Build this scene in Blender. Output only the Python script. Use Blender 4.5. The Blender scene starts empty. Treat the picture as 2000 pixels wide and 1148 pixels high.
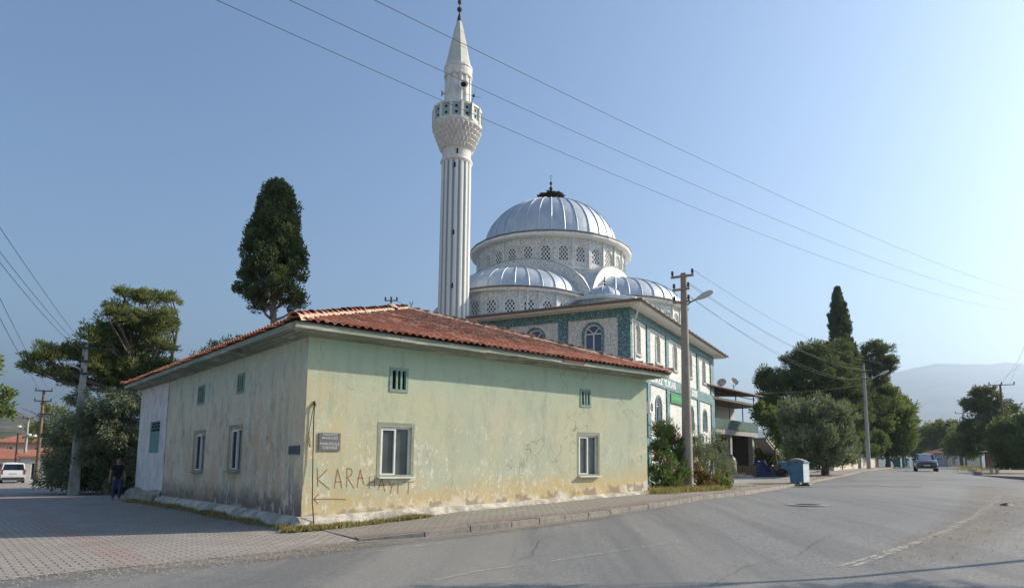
HAZE = 2.1e-4
import bpy, math, random
import numpy as np
from mathutils import Vector, Matrix
from mathutils.geometry import delaunay_2d_cdt
R = math.radians
PI = math.pi
scn = bpy.context.scene
col = scn.collection
random.seed(7)
# ------------------------------------------------------------ camera
F, PX, PY, PITCH, ROLL, H = 1350.0, 1050.0, 740.0, R(6.98), R(.3), 1.6
f0 = Vector((0, math.cos(PITCH), math.sin(PITCH))); u0 = Vector((0, -math.sin(PITCH), math.cos(PITCH))); r0 = Vector((1, 0, 0))
cr = r0*math.cos(ROLL) + u0*math.sin(ROLL); cu = u0*math.cos(ROLL) - r0*math.sin(ROLL)
cam_d = bpy.data.cameras.new('camera'); cam = bpy.data.objects.new('camera', cam_d); col.objects.link(cam)
M = Matrix((( cr.x, cu.x, -f0.x, 0), (cr.y, cu.y, -f0.y, 0), (cr.z, cu.z, -f0.z, H), (0, 0, 0, 1)))
cam.matrix_world = M
cam_d.sensor_width = 36; cam_d.lens = F/2000*36
cam_d.shift_x = -(PX-1000)/2000; cam_d.shift_y = (PY-574)/2000
cam_d.clip_start = .1; cam_d.clip_end = 40000
scn.camera = cam

def ray(x, y): return f0*F + cr*(x-PX) - cu*(y-PY)
def at(x, y, D):
    d = ray(x, y); t = D/d.y
    return Vector((d.x*t, D, H+d.z*t))
def sstep(a, b, x):
    t = min(1, max(0, (x-a)/(b-a))); return t*t*(3-2*t)
AU = [(10, 0), (16, .18), (23.5, .45), (36, .55), (50, .75), (68, 1.1), (110, 1.3), (200, 1.5), (420, 1.7)]
def g(x, y):
    u = .5*x + .866*y; v = .866*x - .5*y
    if u <= 10: a = 0
    elif u >= 420: a = 1.7
    else:
        for (u0_, a0), (u1_, a1) in zip(AU, AU[1:]):
            if u <= u1_:
                t = (u-u0_)/(u1_-u0_); a = a0 + (a1-a0)*(t*.7 + .3*t*t*(3-2*t)); break
    return a*sstep(-32, -13, v) - .45*sstep(-40, -85, v)
def G(px, py, off=0):
    z = .3
    d = ray(px, py)
    for _ in range(40):
        t = (z-H)/d.z; x, y = d.x*t, d.y*t; z = z*.5 + .5*(g(x, y)+off)
    return Vector((x, y, z))
def on(px, D, dz=0):            # ground point at column px (near the horizon row) and depth D
    x = at(px, 915, D).x
    return Vector((x, D, g(x, D)+dz))

# ------------------------------------------------------------ mesh builder
class MB:
    def __init__(s): s.v = []; s.f = []; s.uv = None
    def add(s, vs, fs):
        n = len(s.v); s.v += [tuple(p) for p in vs]; s.f += [tuple(i+n for i in q) for q in fs]; return s
    def box(s, c, d, rz=0, taper=1, ax=None):
        hx, hy, hz = d[0]/2, d[1]/2, d[2]/2; vs = []
        for k in (-1, 1):
            q = taper if k > 0 else 1
            for a, b in ((-1, -1), (1, -1), (1, 1), (-1, 1)): vs.append(Vector((a*hx*q, b*hy*q, k*hz)))
        if rz: m = Matrix.Rotation(rz, 3, 'Z'); vs = [m@p for p in vs]
        if ax is not None: vs = [ax@p for p in vs]
        c = Vector(c)
        return s.add([p+c for p in vs], [(0, 3, 2, 1), (4, 5, 6, 7), (0, 1, 5, 4), (1, 2, 6, 5), (2, 3, 7, 6), (3, 0, 4, 7)])
    def b2(s, x0, x1, y0, y1, z0, z1): return s.box(((x0+x1)/2, (y0+y1)/2, (z0+z1)/2), (abs(x1-x0), abs(y1-y0), abs(z1-z0)))
    def tube(s, pts, rs, n=8, cap=True):
        pts = [Vector(p) for p in pts]
        if not hasattr(rs, '__len__'): rs = [rs]*len(pts)
        base = len(s.v); up = None
        for i, p in enumerate(pts):
            t = (pts[min(i+1, len(pts)-1)] - pts[max(i-1, 0)]).normalized()
            if up is None: up = Vector((0, 0, 1)) if abs(t.z) < .9 else Vector((1, 0, 0))
            a = t.cross(up).normalized(); b = a.cross(t).normalized(); up = b if b.length > 0 else up
            for k in range(n):
                th = 2*PI*k/n; s.v.append(tuple(p + (a*math.cos(th)+b*math.sin(th))*rs[i]))
        for i in range(len(pts)-1):
            for k in range(n):
                k2 = (k+1) % n; s.f.append((base+i*n+k, base+i*n+k2, base+(i+1)*n+k2, base+(i+1)*n+k))
        if cap:
            s.f.append(tuple(base+k for k in range(n))[::-1]); m = base+(len(pts)-1)*n
            s.f.append(tuple(m+k for k in range(n)))
        return s
    def lathe(s, c, prof, n=24, a0=0, a1=2*PI, ph=0):
        c = Vector(c); full = abs(a1-a0-2*PI) < 1e-6; m = n if full else n+1; base = len(s.v)
        for r, z in prof:
            for k in range(m):
                th = a0+(a1-a0)*k/n+ph; s.v.append((c.x+r*math.cos(th), c.y+r*math.sin(th), c.z+z))
        for i in range(len(prof)-1):
            for k in range(n):
                k2 = (k+1) % m; s.f.append((base+i*m+k, base+i*m+k2, base+(i+1)*m+k2, base+(i+1)*m+k))
        return s
    def prism(s, poly, z0, z1):
        n = len(poly); vs = [(p[0], p[1], z0) for p in poly] + [(p[0], p[1], z1) for p in poly]
        return s.add(vs, [tuple(range(n))[::-1], tuple(range(n, 2*n))] + [(i, (i+1) % n, n+(i+1) % n, n+i) for i in range(n)])
    def extr(s, poly, o, e1, e2, e3, d):          # polygon in plane (e1,e2) at o, thickness d along e3
        o, e1, e2, e3 = Vector(o), Vector(e1), Vector(e2), Vector(e3); n = len(poly)
        a = [o+e1*p[0]+e2*p[1] for p in poly]; b = [p+e3*d for p in a]
        return s.add(a+b, [tuple(range(n)), tuple(range(n, 2*n))[::-1]] + [((i+1) % n, i, n+i, n+(i+1) % n) for i in range(n)])
    def build(s, name, m, parent=None, smooth=False, loc=None, rz=0):
        me = bpy.data.meshes.new(name); me.from_pydata(s.v, [], s.f); me.materials.append(m)
        if smooth: me.polygons.foreach_set('use_smooth', [True]*len(me.polygons))
        me.update()
        if smooth and smooth != True: me.set_sharp_from_angle(angle=R(smooth))
        o = bpy.data.objects.new(name, me); col.objects.link(o); o.parent = parent
        if loc is not None: o.location = loc
        o.rotation_euler.z = rz
        return o
def tag(o, label=None, cat=None, group=None, kind=None):
    if label: o['label'] = label
    if cat: o['category'] = cat
    if group: o['group'] = group
    if kind: o['kind'] = kind
    return o
def empty(name, loc, rz=0, label=None, cat=None, group=None):
    o = bpy.data.objects.new(name, None); col.objects.link(o); o.location = loc; o.rotation_euler.z = rz
    o.empty_display_size = .3
    return tag(o, label, cat, group)
def copy_tree(o, parent=None):
    kids = [c for c in o.children]
    c = o.copy(); col.objects.link(c); c.parent = parent
    for k in kids: copy_tree(k, c)
    return c

# ------------------------------------------------------------ materials
class NT:
    def __init__(s, name):
        s.m = bpy.data.materials.new(name); s.m.use_nodes = True; s.t = s.m.node_tree; s.n = s.t.nodes; s.l = s.t.links
        s.b = s.n['Principled BSDF']; s.out = s.n['Material Output']; s._tc = None
    def node(s, ty, **k):
        o = s.n.new(ty)
        for a, v in k.items():
            if a.startswith('i_'): s.set(o.inputs[a[2:].replace('_', ' ')], v)
            else: setattr(o, a, v)
        return o
    def set(s, sock, v):
        if isinstance(v, bpy.types.NodeSocket): s.l.new(v, sock)
        elif hasattr(v, '__len__') and len(v) == 3 and sock.type == 'RGBA': sock.default_value = (*v, 1)
        else: sock.default_value = v
    def tc(s, w='Object'):
        if s._tc is None: s._tc = s.n.new('ShaderNodeTexCoord')
        return s._tc.outputs[w]
    def mapv(s, v, scale=(1, 1, 1), rot=(0, 0, 0), loc=(0, 0, 0)):
        o = s.n.new('ShaderNodeMapping'); s.l.new(v, o.inputs[0]); o.inputs['Scale'].default_value = scale; o.inputs['Rotation'].default_value = rot; o.inputs['Location'].default_value = loc
        return o.outputs[0]
    def noise(s, scale, detail=4, rough=.55, vec=None, dist=0):
        o = s.n.new('ShaderNodeTexNoise'); s.l.new(vec if vec is not None else s.tc(), o.inputs['Vector'])
        o.inputs['Scale'].default_value = scale; o.inputs['Detail'].default_value = detail; o.inputs['Roughness'].default_value = rough; o.inputs['Distortion'].default_value = dist
        return o.outputs['Fac']
    def ramp(s, fac, a, b, ca=0., cb=1.):
        o = s.n.new('ShaderNodeMapRange'); s.l.new(fac, o.inputs[0]); o.inputs[1].default_value = a; o.inputs[2].default_value = b; o.inputs[3].default_value = ca; o.inputs[4].default_value = cb
        return o.outputs[0]
    def mix(s, fac, a, b, mode='MIX'):
        o = s.n.new('ShaderNodeMix'); o.data_type = 'RGBA'; o.blend_type = mode
        s.set(o.inputs[0], fac); s.set(o.inputs[6], a); s.set(o.inputs[7], b); return o.outputs[2]
    def math(s, op, a, b=0, c=None):
        o = s.n.new('ShaderNodeMath'); o.operation = op; s.set(o.inputs[0], a); s.set(o.inputs[1], b)
        if c is not None: s.set(o.inputs[2], c)
        return o.outputs[0]
    def xyz(s, v=None):
        o = s.n.new('ShaderNodeSeparateXYZ'); s.l.new(v if v is not None else s.tc(), o.inputs[0]); return o.outputs
    def bump(s, h, strength=.3, dist=.02):
        o = s.n.new('ShaderNodeBump'); s.l.new(h, o.inputs['Height']); o.inputs['Strength'].default_value = strength; o.inputs['Distance'].default_value = dist
        s.l.new(o.outputs[0], s.b.inputs['Normal']); return s
    def fin(s, color, rough=.8, metal=0, spec=None):
        s.set(s.b.inputs['Base Color'], color); s.set(s.b.inputs['Roughness'], rough); s.set(s.b.inputs['Metallic'], metal)
        if spec is not None: s.b.inputs['Specular IOR Level'].default_value = spec
        return s.m
_mc = {}
def gm(name, c, rough=.8, var=.25, sc=3., metal=0, dirt=None, bump=.2, spec=None):
    if name in _mc: return _mc[name]
    t = NT(name); n1 = t.noise(sc, 6, .6); n2 = t.noise(sc*9, 3, .6)
    f = t.math('ADD', t.math('MULTIPLY', n1, .7), t.math('MULTIPLY', n2, .3))
    lo = tuple(x*(1-var) for x in c); hi = tuple(min(1, x*(1+var)) for x in c)
    cc = t.mix(t.ramp(f, .3, .7), lo, hi)
    if dirt is not None: cc = t.mix(t.ramp(t.noise(sc*2.3, 8, .7, t.mapv(t.tc(), (1, 1, .4))), .52, .7, 0, .8), cc, dirt)
    if bump: t.bump(n2, bump, .01)
    _mc[name] = t.fin(cc, rough, metal, spec); return _mc[name]
def glass(name='window_glass', c=(.02, .028, .035), rough=.06):
    if name in _mc: return _mc[name]
    t = NT(name); cc = t.mix(t.ramp(t.noise(1.3, 3), .3, .7), tuple(x*.6 for x in c), tuple(x*1.5 for x in c))
    _mc[name] = t.fin(cc, rough, 0, .6); return _mc[name]

# ------------------------------------------------------------ world, sun
SUN_EL = R(29); SX, SY = .947, .327
w = bpy.data.worlds.new('World'); scn.world = w; w.use_nodes = True
nt = w.node_tree; sky = nt.nodes.new('ShaderNodeTexSky'); sky.sky_type = 'NISHITA'; sky.sun_disc = False
sky.sun_elevation = SUN_EL; sky.sun_rotation = math.atan2(SX, SY)
sky.altitude = 200; sky.air_density = 1.2; sky.dust_density = .6; sky.ozone_density = 2.8
bg = nt.nodes['Background']; nt.links.new(sky.outputs[0], bg.inputs[0]); bg.inputs[1].default_value = .101
sd = bpy.data.lights.new('sun', 'SUN'); sd.energy = 5.0; sd.angle = R(.6); sd.color = (1, .87, .70)
so = bpy.data.objects.new('sun', sd); col.objects.link(so)
sv = Vector((SX*math.cos(SUN_EL), SY*math.cos(SUN_EL), math.sin(SUN_EL)))
so.rotation_euler = sv.to_track_quat('Z', 'Y').to_euler()
scn.view_settings.view_transform = 'Standard'; scn.view_settings.look = 'None'; scn.view_settings.exposure = .72
scn.cycles.max_bounces = 6; scn.cycles.volume_bounces = 0; scn.cycles.transparent_max_bounces = 12
# ------------------------------------------------------------ ground
def axis_vals(lo, hi, fine_lo, fine_hi, step):
    a = list(np.arange(fine_lo, fine_hi+.01, step)); s_ = step; x = fine_hi
    while x < hi: s_ *= 1.25; x += s_; a.append(x)
    s_ = step; x = fine_lo; b = []
    while x > lo: s_ *= 1.25; x -= s_; b.append(x)
    return b[::-1]+a
xs = axis_vals(-9000, 9000, -60, 90, 1.5); ys = axis_vals(-900, 9000, -8, 130, 1.5)
m = MB(); nx = len(xs)
m.v = [(x, y, g(x, y)) for y in ys for x in xs]
m.f = [(j*nx+i, j*nx+i+1, (j+1)*nx+i+1, (j+1)*nx+i) for j in range(len(ys)-1) for i in range(nx-1)]
t = NT('dry_ground')
c = t.mix(t.ramp(t.noise(.25, 8, .6), .35, .65), (.23, .19, .135), (.30, .27, .22))
c = t.mix(t.ramp(t.noise(.06, 6, .7), .5, .62), c, (.13, .13, .06))
c = t.mix(t.ramp(t.noise(9, 4, .7), .6, .75), c, (.36, .33, .28))
t.bump(t.noise(14, 5, .7), .5, .03)
tag(m.build('ground', t.fin(c, .95), smooth=True), kind='structure')

def sheet(name, poly, off, mat_, cell=1.5, zf=None, alpha=None):
    poly = [Vector((p[0], p[1])) for p in poly]
    x0, x1 = min(p.x for p in poly), max(p.x for p in poly); y0, y1 = min(p.y for p in poly), max(p.y for p in poly)
    dense = []
    for i, p in enumerate(poly):
        q = poly[(i+1) % len(poly)]; n = max(1, int((q-p).length/cell))
        dense += [p.lerp(q, k/n) for k in range(n)]
    inner = []
    x = math.ceil(x0/cell)*cell
    def inside(px, py):
        r = False; n = len(poly); j = n-1
        for i in range(n):
            a, b = poly[i], poly[j]
            if (a.y > py) != (b.y > py) and px < (b.x-a.x)*(py-a.y)/(b.y-a.y)+a.x: r = not r
            j = i
        return r
    while x < x1:
        y = math.ceil(y0/cell)*cell
        while y < y1:
            if inside(x, y): inner.append(Vector((x, y)))
            y += cell
        x += cell
    nd = len(dense)
    vs, es, fs, _, _, _ = delaunay_2d_cdt(dense+inner, [(i, (i+1) % nd) for i in range(nd)], [], 1, 1e-4)
    m = MB(); m.v = [(v.x, v.y, g(v.x, v.y)+(zf(v.x, v.y) if zf else off)) for v in vs]; m.f = [tuple(f) for f in fs]
    o = m.build(name, mat_, smooth=True); tag(o, kind='structure')
    me = o.data
    if sum(p.normal.z for p in me.polygons) < 0: me.flip_normals()
    return o, me

# asphalt
t = NT('asphalt')
fine = t.noise(38, 4, .9); mid = t.noise(1.6, 9, .7); big = t.noise(.13, 5, .6); grit = t.noise(16, 5, .85)
c = t.mix(t.ramp(fine, .40, .60), (0.09, 0.0869, 0.0827), (0.333, 0.325, 0.305))
c = t.mix(t.ramp(grit, .51, .60, 0, .85), c, (0.09, 0.0888, 0.0846)); c = t.mix(t.ramp(grit, .47, .39, 0, .75), c, (0.324, 0.316, 0.291))
c = t.mix(t.ramp(mid, .45, .6, 0, .5), c, (0.261, 0.252, 0.226))
c = t.mix(t.ramp(big, .44, .58, 0, .45), c, (0.167, 0.167, 0.165))
st = t.noise(.8, 7, .7, t.mapv(t.tc(), (1, .05, 1), (0, 0, R(-30))))
c = t.mix(t.ramp(st, .47, .58, 0, .6), c, (0.131, 0.13, 0.128))
st2 = t.noise(.35, 5, .6, t.mapv(t.tc(), (1, .04, 1), (0, 0, R(-33)), (7, 3, 0)))
c = t.mix(t.ramp(st2, .5, .62, 0, .5), c, (0.27, 0.256, 0.226))
vo = t.node('ShaderNodeTexVoronoi', feature='DISTANCE_TO_EDGE'); t.l.new(t.mapv(t.mix(.12, t.tc(), t.n.new('ShaderNodeTexNoise').outputs['Color']), (0.176, 0.178, 0.183)), vo.inputs['Vector']); vo.inputs['Scale'].default_value = 1
c = t.mix(t.math('MULTIPLY', t.ramp(vo.outputs[0], 0, .0018, .5, 0), t.ramp(t.noise(.3, 4), .50, .56)), c, (0.0659, 0.0648, 0.0631))
t.bump(fine, .9, .012)
M_asph = t.fin(c, t.ramp(mid, .3, .7, .62, .8), 0, .45)
# left kerb line of the main road
kerb = [G(640, 1066), G(700, 1057), G(830, 1049), G(1000, 1031), G(1150, 1012), G(1300, 989)]
kx, ky = 13.0, 34.8
def kline(D): return Vector((kx+.6*(D-ky)+ (0 if D < 90 else -.0006*(D-90)**2), D, 0))
kerb += [kline(D) for D in (26, 34.8, 45, 60, 75, 90, 110, 135, 165, 200, 260)]
kerb = [Vector((p.x, p.y, 0)) for p in kerb]
edge_l = [G(0, 1135), G(150, 1118), G(300, 1104), G(450, 1088), G(600, 1074)]
def rline(D): p = kline(D); w_ = 9.6 if D > 50 else 9.6+(50-D)*.35; return Vector((p.x+w_, D, 0))
right = [rline(D) for D in (260, 200, 165, 135, 110, 90, 75, 60, 50, 40, 30, 20, 10, 0)]
road_poly = [(-40, 8.6), (edge_l[0].x, edge_l[0].y)] + [(p.x, p.y) for p in edge_l[1:]] + [(p.x, p.y) for p in kerb] + [(p.x, p.y) for p in right] + [(20, -8), (-40, -8)]
sheet('road', road_poly, .012, M_asph)
# block paved street on the left
def paver(name, rot, c1, c2, red, sc=5.0):
    t = NT(name); vec = t.mapv(t.tc(), (1, 1, 1), (0, 0, rot))
    b = t.node('ShaderNodeTexBrick'); t.l.new(vec, b.inputs['Vector']); b.inputs['Scale'].default_value = sc
    b.inputs['Mortar Size'].default_value = .055; b.inputs['Mortar Smooth'].default_value = .3; b.inputs['Brick Width'].default_value = .98; b.inputs['Row Height'].default_value = .62
    b.inputs['Color1'].default_value = (*c1, 1); b.inputs['Color2'].default_value = (*c2, 1); b.inputs['Mortar'].default_value = (.07, .06, .05, 1); b.inputs['Bias'].default_value = 0
    c = t.mix(t.ramp(t.noise(.5, 7, .65), .4, .65, 0, .5), b.outputs['Color'], (.30, .27, .22))
    if red: c = t.mix(t.math('MULTIPLY', red(t), t.math('MULTIPLY', t.ramp(b.outputs['Fac'], 0, .5, .62, 0), t.ramp(t.noise(.9, 6, .7), .4, .6, .25, 1))), c, (.36, .21, .175))
    c = t.mix(t.ramp(t.noise(1.1, 8, .75, None, 0), .52, .66, 0, .5), c, (.42, .38, .32)); c = t.mix(t.ramp(t.noise(.35, 6, .7, t.mapv(t.tc(), (1, 1, 1), (0, 0, 0), (4, 9, 0))), .5, .62, 0, .45), c, (.21, .195, .175)); c = t.mix(t.ramp(t.noise(24, 4, .8), .45, .7, 0, .45), c, (.14, .13, .12))
    t.bump(t.math('MULTIPLY', b.outputs['Fac'], -1), .7, .02)
    return t.fin(c, .85)
STR = Vector((-.6587, .7524))
def redstrip(t):
    p = G(240, 1090); x, y, _ = t.xyz()
    # distance across the street direction
    d = t.math('ADD', t.math('MULTIPLY', t.math('SUBTRACT', x, p.x), .7524), t.math('MULTIPLY', t.math('SUBTRACT', y, p.y), .6587))
    return t.ramp(t.math('ABSOLUTE', t.math('ADD', d, t.math('MULTIPLY', t.math('SUBTRACT', t.noise(2, 4), .5), .3))), .27, .33, 1, 0)
M_pave = paver('street_pavers', -R(41.2), (.38, .345, .31), (.33, .30, .27), redstrip, 3.6)
ccx, ccy = -5.54, 16.5
pp = [(-40, 8.6), (edge_l[0].x, edge_l[0].y)] + [(p.x, p.y) for p in edge_l[1:]] + [(kerb[0].x, kerb[0].y), (kerb[1].x, kerb[1].y), (-3.9, 17.3), (ccx, ccy)]
far_r = Vector((ccx, ccy)) + STR*75 + Vector((.75, .66))*1.5
far_l = far_r - Vector((.75, .66))*12
pp += [(far_r.x, far_r.y), (far_l.x, far_l.y), (-32, 22)]
sheet('paved_street', pp, .018, M_pave)
# sidewalk
def ramp_s(x, y): return .03 + .11*sstep(-4.2, -1.2, x)
M_side = paver('sidewalk_pavers', -R(41.2), (.31, .28, .24), (.27, .245, .215), None, 4.5)
BX = Vector((.7524, .6587)); BN = Vector((.6587, -.7524))
b0 = Vector((ccx, ccy)) + BX*.3; b1 = Vector((ccx, ccy)) + BX*12.7
ins = [Vector((p.x, p.y, 0)) for p in kerb[1:]]
def offs(pts, d):
    o = []
    for i, p in enumerate(pts):
        t_ = (pts[min(i+1, len(pts)-1)]-pts[max(i-1, 0)]); t_.z = 0; t_.normalize(); o.append(p + Vector((-t_.y, t_.x, 0))*d)
    return o
inner = offs(ins, .175)
sw = [(p.x, p.y) for p in inner] + [(38+12+56, 200)]
sw = [(p.x, p.y) for p in inner if p.y < 140]
back = [kline(D) for D in (135, 110, 90, 75, 60, 50, 40)]
sw += [(p.x-2.6, p.y+.5) for p in back] + [(8.6, 33.2), (5.6, 27.4), (b1.x+.2, b1.y+.4), (b1.x, b1.y), (b0.x, b0.y)]
sheet('sidewalk', sw, 0, M_side, 1.0, ramp_s)
# red paver row beside the kerb
M_red = paver('red_pavers', -R(38), (.29, .19, .15), (.25, .165, .135), None, 4.5)
ra = offs(ins, .18); rb = offs(ins, .62)
sheet('red_paver_row', [(p.x, p.y) for p in ra if p.y < 60] + [(p.x, p.y) for p in rb[::-1] if p.y < 60], 0, M_red, .8, lambda x, y: ramp_s(x, y)+.008)
# kerb stones
M_kerb = gm('kerb_stone', (.27, .25, .215), .9, .4, 5, dirt=(.15, .13, .10), bump=.8)
m = MB(); pts = []
for a, b in zip(ins, ins[1:]):
    n = max(1, int((b-a).length/.8)); pts += [a.lerp(b, k/n) for k in range(n)]
for a, b in zip(pts, pts[1:]):
    if a.y > 150: break
    d = (b-a); L = d.length; d.normalize(); c = (a+b)/2; zt = g(c.x, c.y) + ramp_s(c.x, c.y) + .012
    sl = (g(b.x, b.y)+ramp_s(b.x, b.y)-g(a.x, a.y)-ramp_s(a.x, a.y))/L
    nrm = Vector((-d.y, d.x, 0)); ax = Matrix((( d.x, nrm.x, 0), (d.y, nrm.y, 0), (sl, 0, 1)))
    m.box((c.x+nrm.x*.09, c.y+nrm.y*.09, zt-.15+random.uniform(-.012, .006)), (L-.03, .17, .3), ax=ax)
tag(m.build('kerb', M_kerb), kind='structure')
# paved lot in front of the neighbour's house
t_ = gm('lot_concrete', (.30, .285, .26), .9, .2, .8, dirt=(.22, .2, .17), bump=.3)
sheet('yard', [(7.5, 36), (9, 33.5), (kline(40).x-2.7, 40.4), (kline(50).x-2.7, 50.5), (kline(60).x-2.7, 60.5), (24, 66), (14, 52)], .03, t_)
# right-hand kerb and verge
m = MB(); rk = [rline(D) for D in (260, 200, 165, 135, 110, 90, 75, 60, 50, 40)][::-1]
for a, b in zip(rk, rk[1:]):
    d = b-a; L = d.length; d.normalize(); c = (a+b)/2; rz = math.atan2(d.y, d.x)
    m.box((c.x, c.y, g(c.x, c.y)+.02), (L, .3, .26), rz)
tag(m.build('far_kerb', M_kerb), kind='structure')
# worn lane lines
def line_sheet(name, pts, wd, off, mt):
    pts = [Vector((p.x, p.y, 0)) for p in pts]
    fine_ = []
    for a, b in zip(pts, pts[1:]):
        n = max(1, int((b-a).length/.7)); fine_ += [a.lerp(b, k/n) for k in range(n)]
    fine_.append(pts[-1]); l = offs(fine_, wd/2); r_ = offs(fine_, -wd/2); m = MB()
    m.v = [(p.x, p.y, g(p.x, p.y)+off) for p in l] + [(p.x, p.y, g(p.x, p.y)+off) for p in r_]; n = len(l)
    m.f = [(n+i, n+i+1, i+1, i) for i in range(n-1)]
    return tag(m.build(name, mt), kind='structure')
t = NT('worn_road_paint'); c = t.mix(t.ramp(t.noise(3, 6, .7), .4, .6), (.62, .59, .52), (.50, .47, .41))
tr = t.node('ShaderNodeBsdfTransparent'); mx = t.node('ShaderNodeMixShader'); t.l.new(t.ramp(t.noise(5, 8, .8), .40, .58, .0, .75), mx.inputs[0]); t.l.new(tr.outputs[0], mx.inputs[1]); t.fin(c, .8); t.l.new(t.b.outputs[0], mx.inputs[2]); t.l.new(mx.outputs[0], t.out.inputs[0])
M_paint = t.m
line_sheet('lane_line', [G(x, y) for x, y in ((1640, 1108), (1700, 1090), (1780, 1063), (1850, 1035), (1905, 1006), (1930, 988), (1948, 968))], .09, .024, M_paint)
line_sheet('lane_line', [G(x, y) for x, y in ((1665, 1108), (1730, 1086), (1810, 1055), (1870, 1030), (1920, 1003), (1945, 982), (1958, 966))], .09, .024, M_paint)
line_sheet('lane_line', [G(x, y) for x, y in ((850, 1136), (900, 1124), (940, 1116), (1060, 1100), (1200, 1078), (1330, 1058))], .045, .024, M_paint)
line_sheet('lane_line', [G(x, y) for x, y in ((660, 1084), (730, 1078), (860, 1062))], .05, .024, M_paint)
# drifted dust between the two carriageways
t = NT('road_dust'); tr = t.node('ShaderNodeBsdfTransparent'); mx = t.node('ShaderNodeMixShader')
at_ = t.node('ShaderNodeAttribute', attribute_name='edge')
t.l.new(t.math('MULTIPLY', at_.outputs['Fac'], t.ramp(t.noise(1.5, 8, .7), .3, .62, .1, .9)), mx.inputs[0])
t.fin(t.mix(t.ramp(t.noise(30, 3, .7), .3, .7), (.27, .225, .165), (.33, .28, .21)), .95); t.l.new(tr.outputs[0], mx.inputs[1]); t.l.new(t.b.outputs[0], mx.inputs[2]); t.l.new(mx.outputs[0], t.out.inputs[0])
M_dust = t.m
def dust(pts, wid, off=.03, amp=1.):
    pts = [Vector((p.x, p.y, 0)) for p in pts]; fine_ = []; ww = []
    for i, (a, b) in enumerate(zip(pts, pts[1:])):
        n = max(1, int((b-a).length/.8))
        for k in range(n): fine_.append(a.lerp(b, k/n)); ww.append(wid[i]+(wid[i+1]-wid[i])*k/n)
    m = MB(); al = []; K = 7
    for i, p in enumerate(fine_):
        q = fine_[min(i+1, len(fine_)-1)]-fine_[max(i-1, 0)]; q.normalize(); nn = Vector((-q.y, q.x, 0))
        e = min(1, i/4, (len(fine_)-1-i)/4)
        for k in range(K):
            s_ = k/(K-1)*2-1; pp_ = p+nn*s_*ww[i]/2; m.v.append((pp_.x, pp_.y, g(pp_.x, pp_.y)+off)); al.append(amp*e*(1-s_*s_))
    for i in range(len(fine_)-1):
        for k in range(K-1): a = i*K+k; m.f.append((a, a+1, a+K+1, a+K))
    o = m.build('dust', M_dust); o.data.attributes.new('edge', 'FLOAT', 'POINT').data.foreach_set('value', al); tag(o, kind='structure')
dust([G(1700, 1112), G(1800, 1078), G(1880, 1045), G(1930, 1012), G(1955, 980), G(1945, 958), G(1925, 945)], [1.2, 1.5, 1.7, 2.0, 2.4, 2.6, 2.4], .03, .5)
dust([G(-60, 1146), G(150, 1126), G(300, 1112), G(450, 1096), G(600, 1080), G(660, 1068), G(820, 1056), G(1000, 1036), G(1300, 994)], [1.1, 1.0, 1.1, 1.1, 1.3, 1.4, .8, .6, .6], .034, .7)
# dark tarred repair across the road
t = NT('tar_patch'); c = t.mix(t.ramp(t.noise(6, 6, .7), .3, .7), (.12, .118, .115), (.17, .165, .16)); M_tar = t.fin(c, .8)
pa = [G(1500, 951), G(1700, 949), G(1800, 951)]
line_sheet('road_repair', pa, 1.3, .02, M_tar)
line_sheet('road_repair', [G(1560, 942), G(1750, 938), G(1990, 936)], .35, .02, M_tar)
# manhole
p = G(1578, 986); o = empty('manhole_cover', (p.x, p.y, p.z+.012), 0, 'round iron manhole cover set in the asphalt in front of the blue dumpster', 'manhole cover')
m = MB().lathe((0, 0, 0), [(.38, .006), (.36, .014), (.33, .014), (.32, .009), (.001, .009)], 28)
for k in range(-3, 4): m.box((k*.085, 0, .012), (.03, 2*math.sqrt(.1-(k*.085)**2) if abs(k) < 3.6 else .2, .008))
m.build('lid', gm('cast_iron', (.09, .085, .08), .6, .4, 8, bump=.5), o)
m = MB().lathe((0, 0, 0), [(.62, -.002), (.60, .006), (.385, .007), (.38, .0)], 28); m.build('collar_ring', gm('patch_concrete', (.27, .26, .24), .9, .3, 6), o)

# ------------------------------------------------------------ hills
def hnoise(x, seed): return sum(math.sin(x*f+seed*q)/f**.8 for f, q in ((1, 1.3), (2.3, 2.1), (5.1, .7), (11.7, 3.3), (23, 1.9)))
def hill(name, pts, r0_, rp, r1, mt, seed, amp):
    # pts: (pixel column, elevation tangent) of the crest at distance rp
    m = MB(); NA, NR = 120, 26; c0, c1 = pts[0][0], pts[-1][0]
    for i in range(NA+1):
        cx_ = c0+(c1-c0)*i/NA
        for (xa, ta), (xb, tb) in zip(pts, pts[1:]):
            if xa <= cx_ <= xb: s_ = (cx_-xa)/(xb-xa); s_ = s_*s_*(3-2*s_); tn = ta+(tb-ta)*s_; break
        az = math.atan((cx_-PX)/1360)
        for j in range(NR+1):
            u_ = j/NR; r_ = r0_+(r1-r0_)*u_; up = (r_-r0_)/(rp-r0_) if r_ < rp else (r1-r_)/(r1-rp); up = max(0, up)
            hgt = tn*rp/math.cos(az)*0+tn*rp
            z = hgt*(up**1.35)*(1+amp*.25*hnoise(i*.11+j*.35, seed)*(1-up*.6)) + amp*hgt*.035*hnoise(i*.17, seed+2)*up - 3
            m.v.append((r_*math.tan(az), r_, z))
    for i in range(NA):
        for j in range(NR): a = i*(NR+1)+j; m.f.append((a, a+NR+1, a+NR+2, a+1))
    return tag(m.build(name, mt, smooth=True), kind='structure')
t = NT('hill_scrub'); c = t.mix(t.ramp(t.noise(.004, 8, .7), .42, .58), (.20, .17, .12), (.07, .08, .045)); M_hill = t.fin(c, .95, 0, 0)
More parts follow.
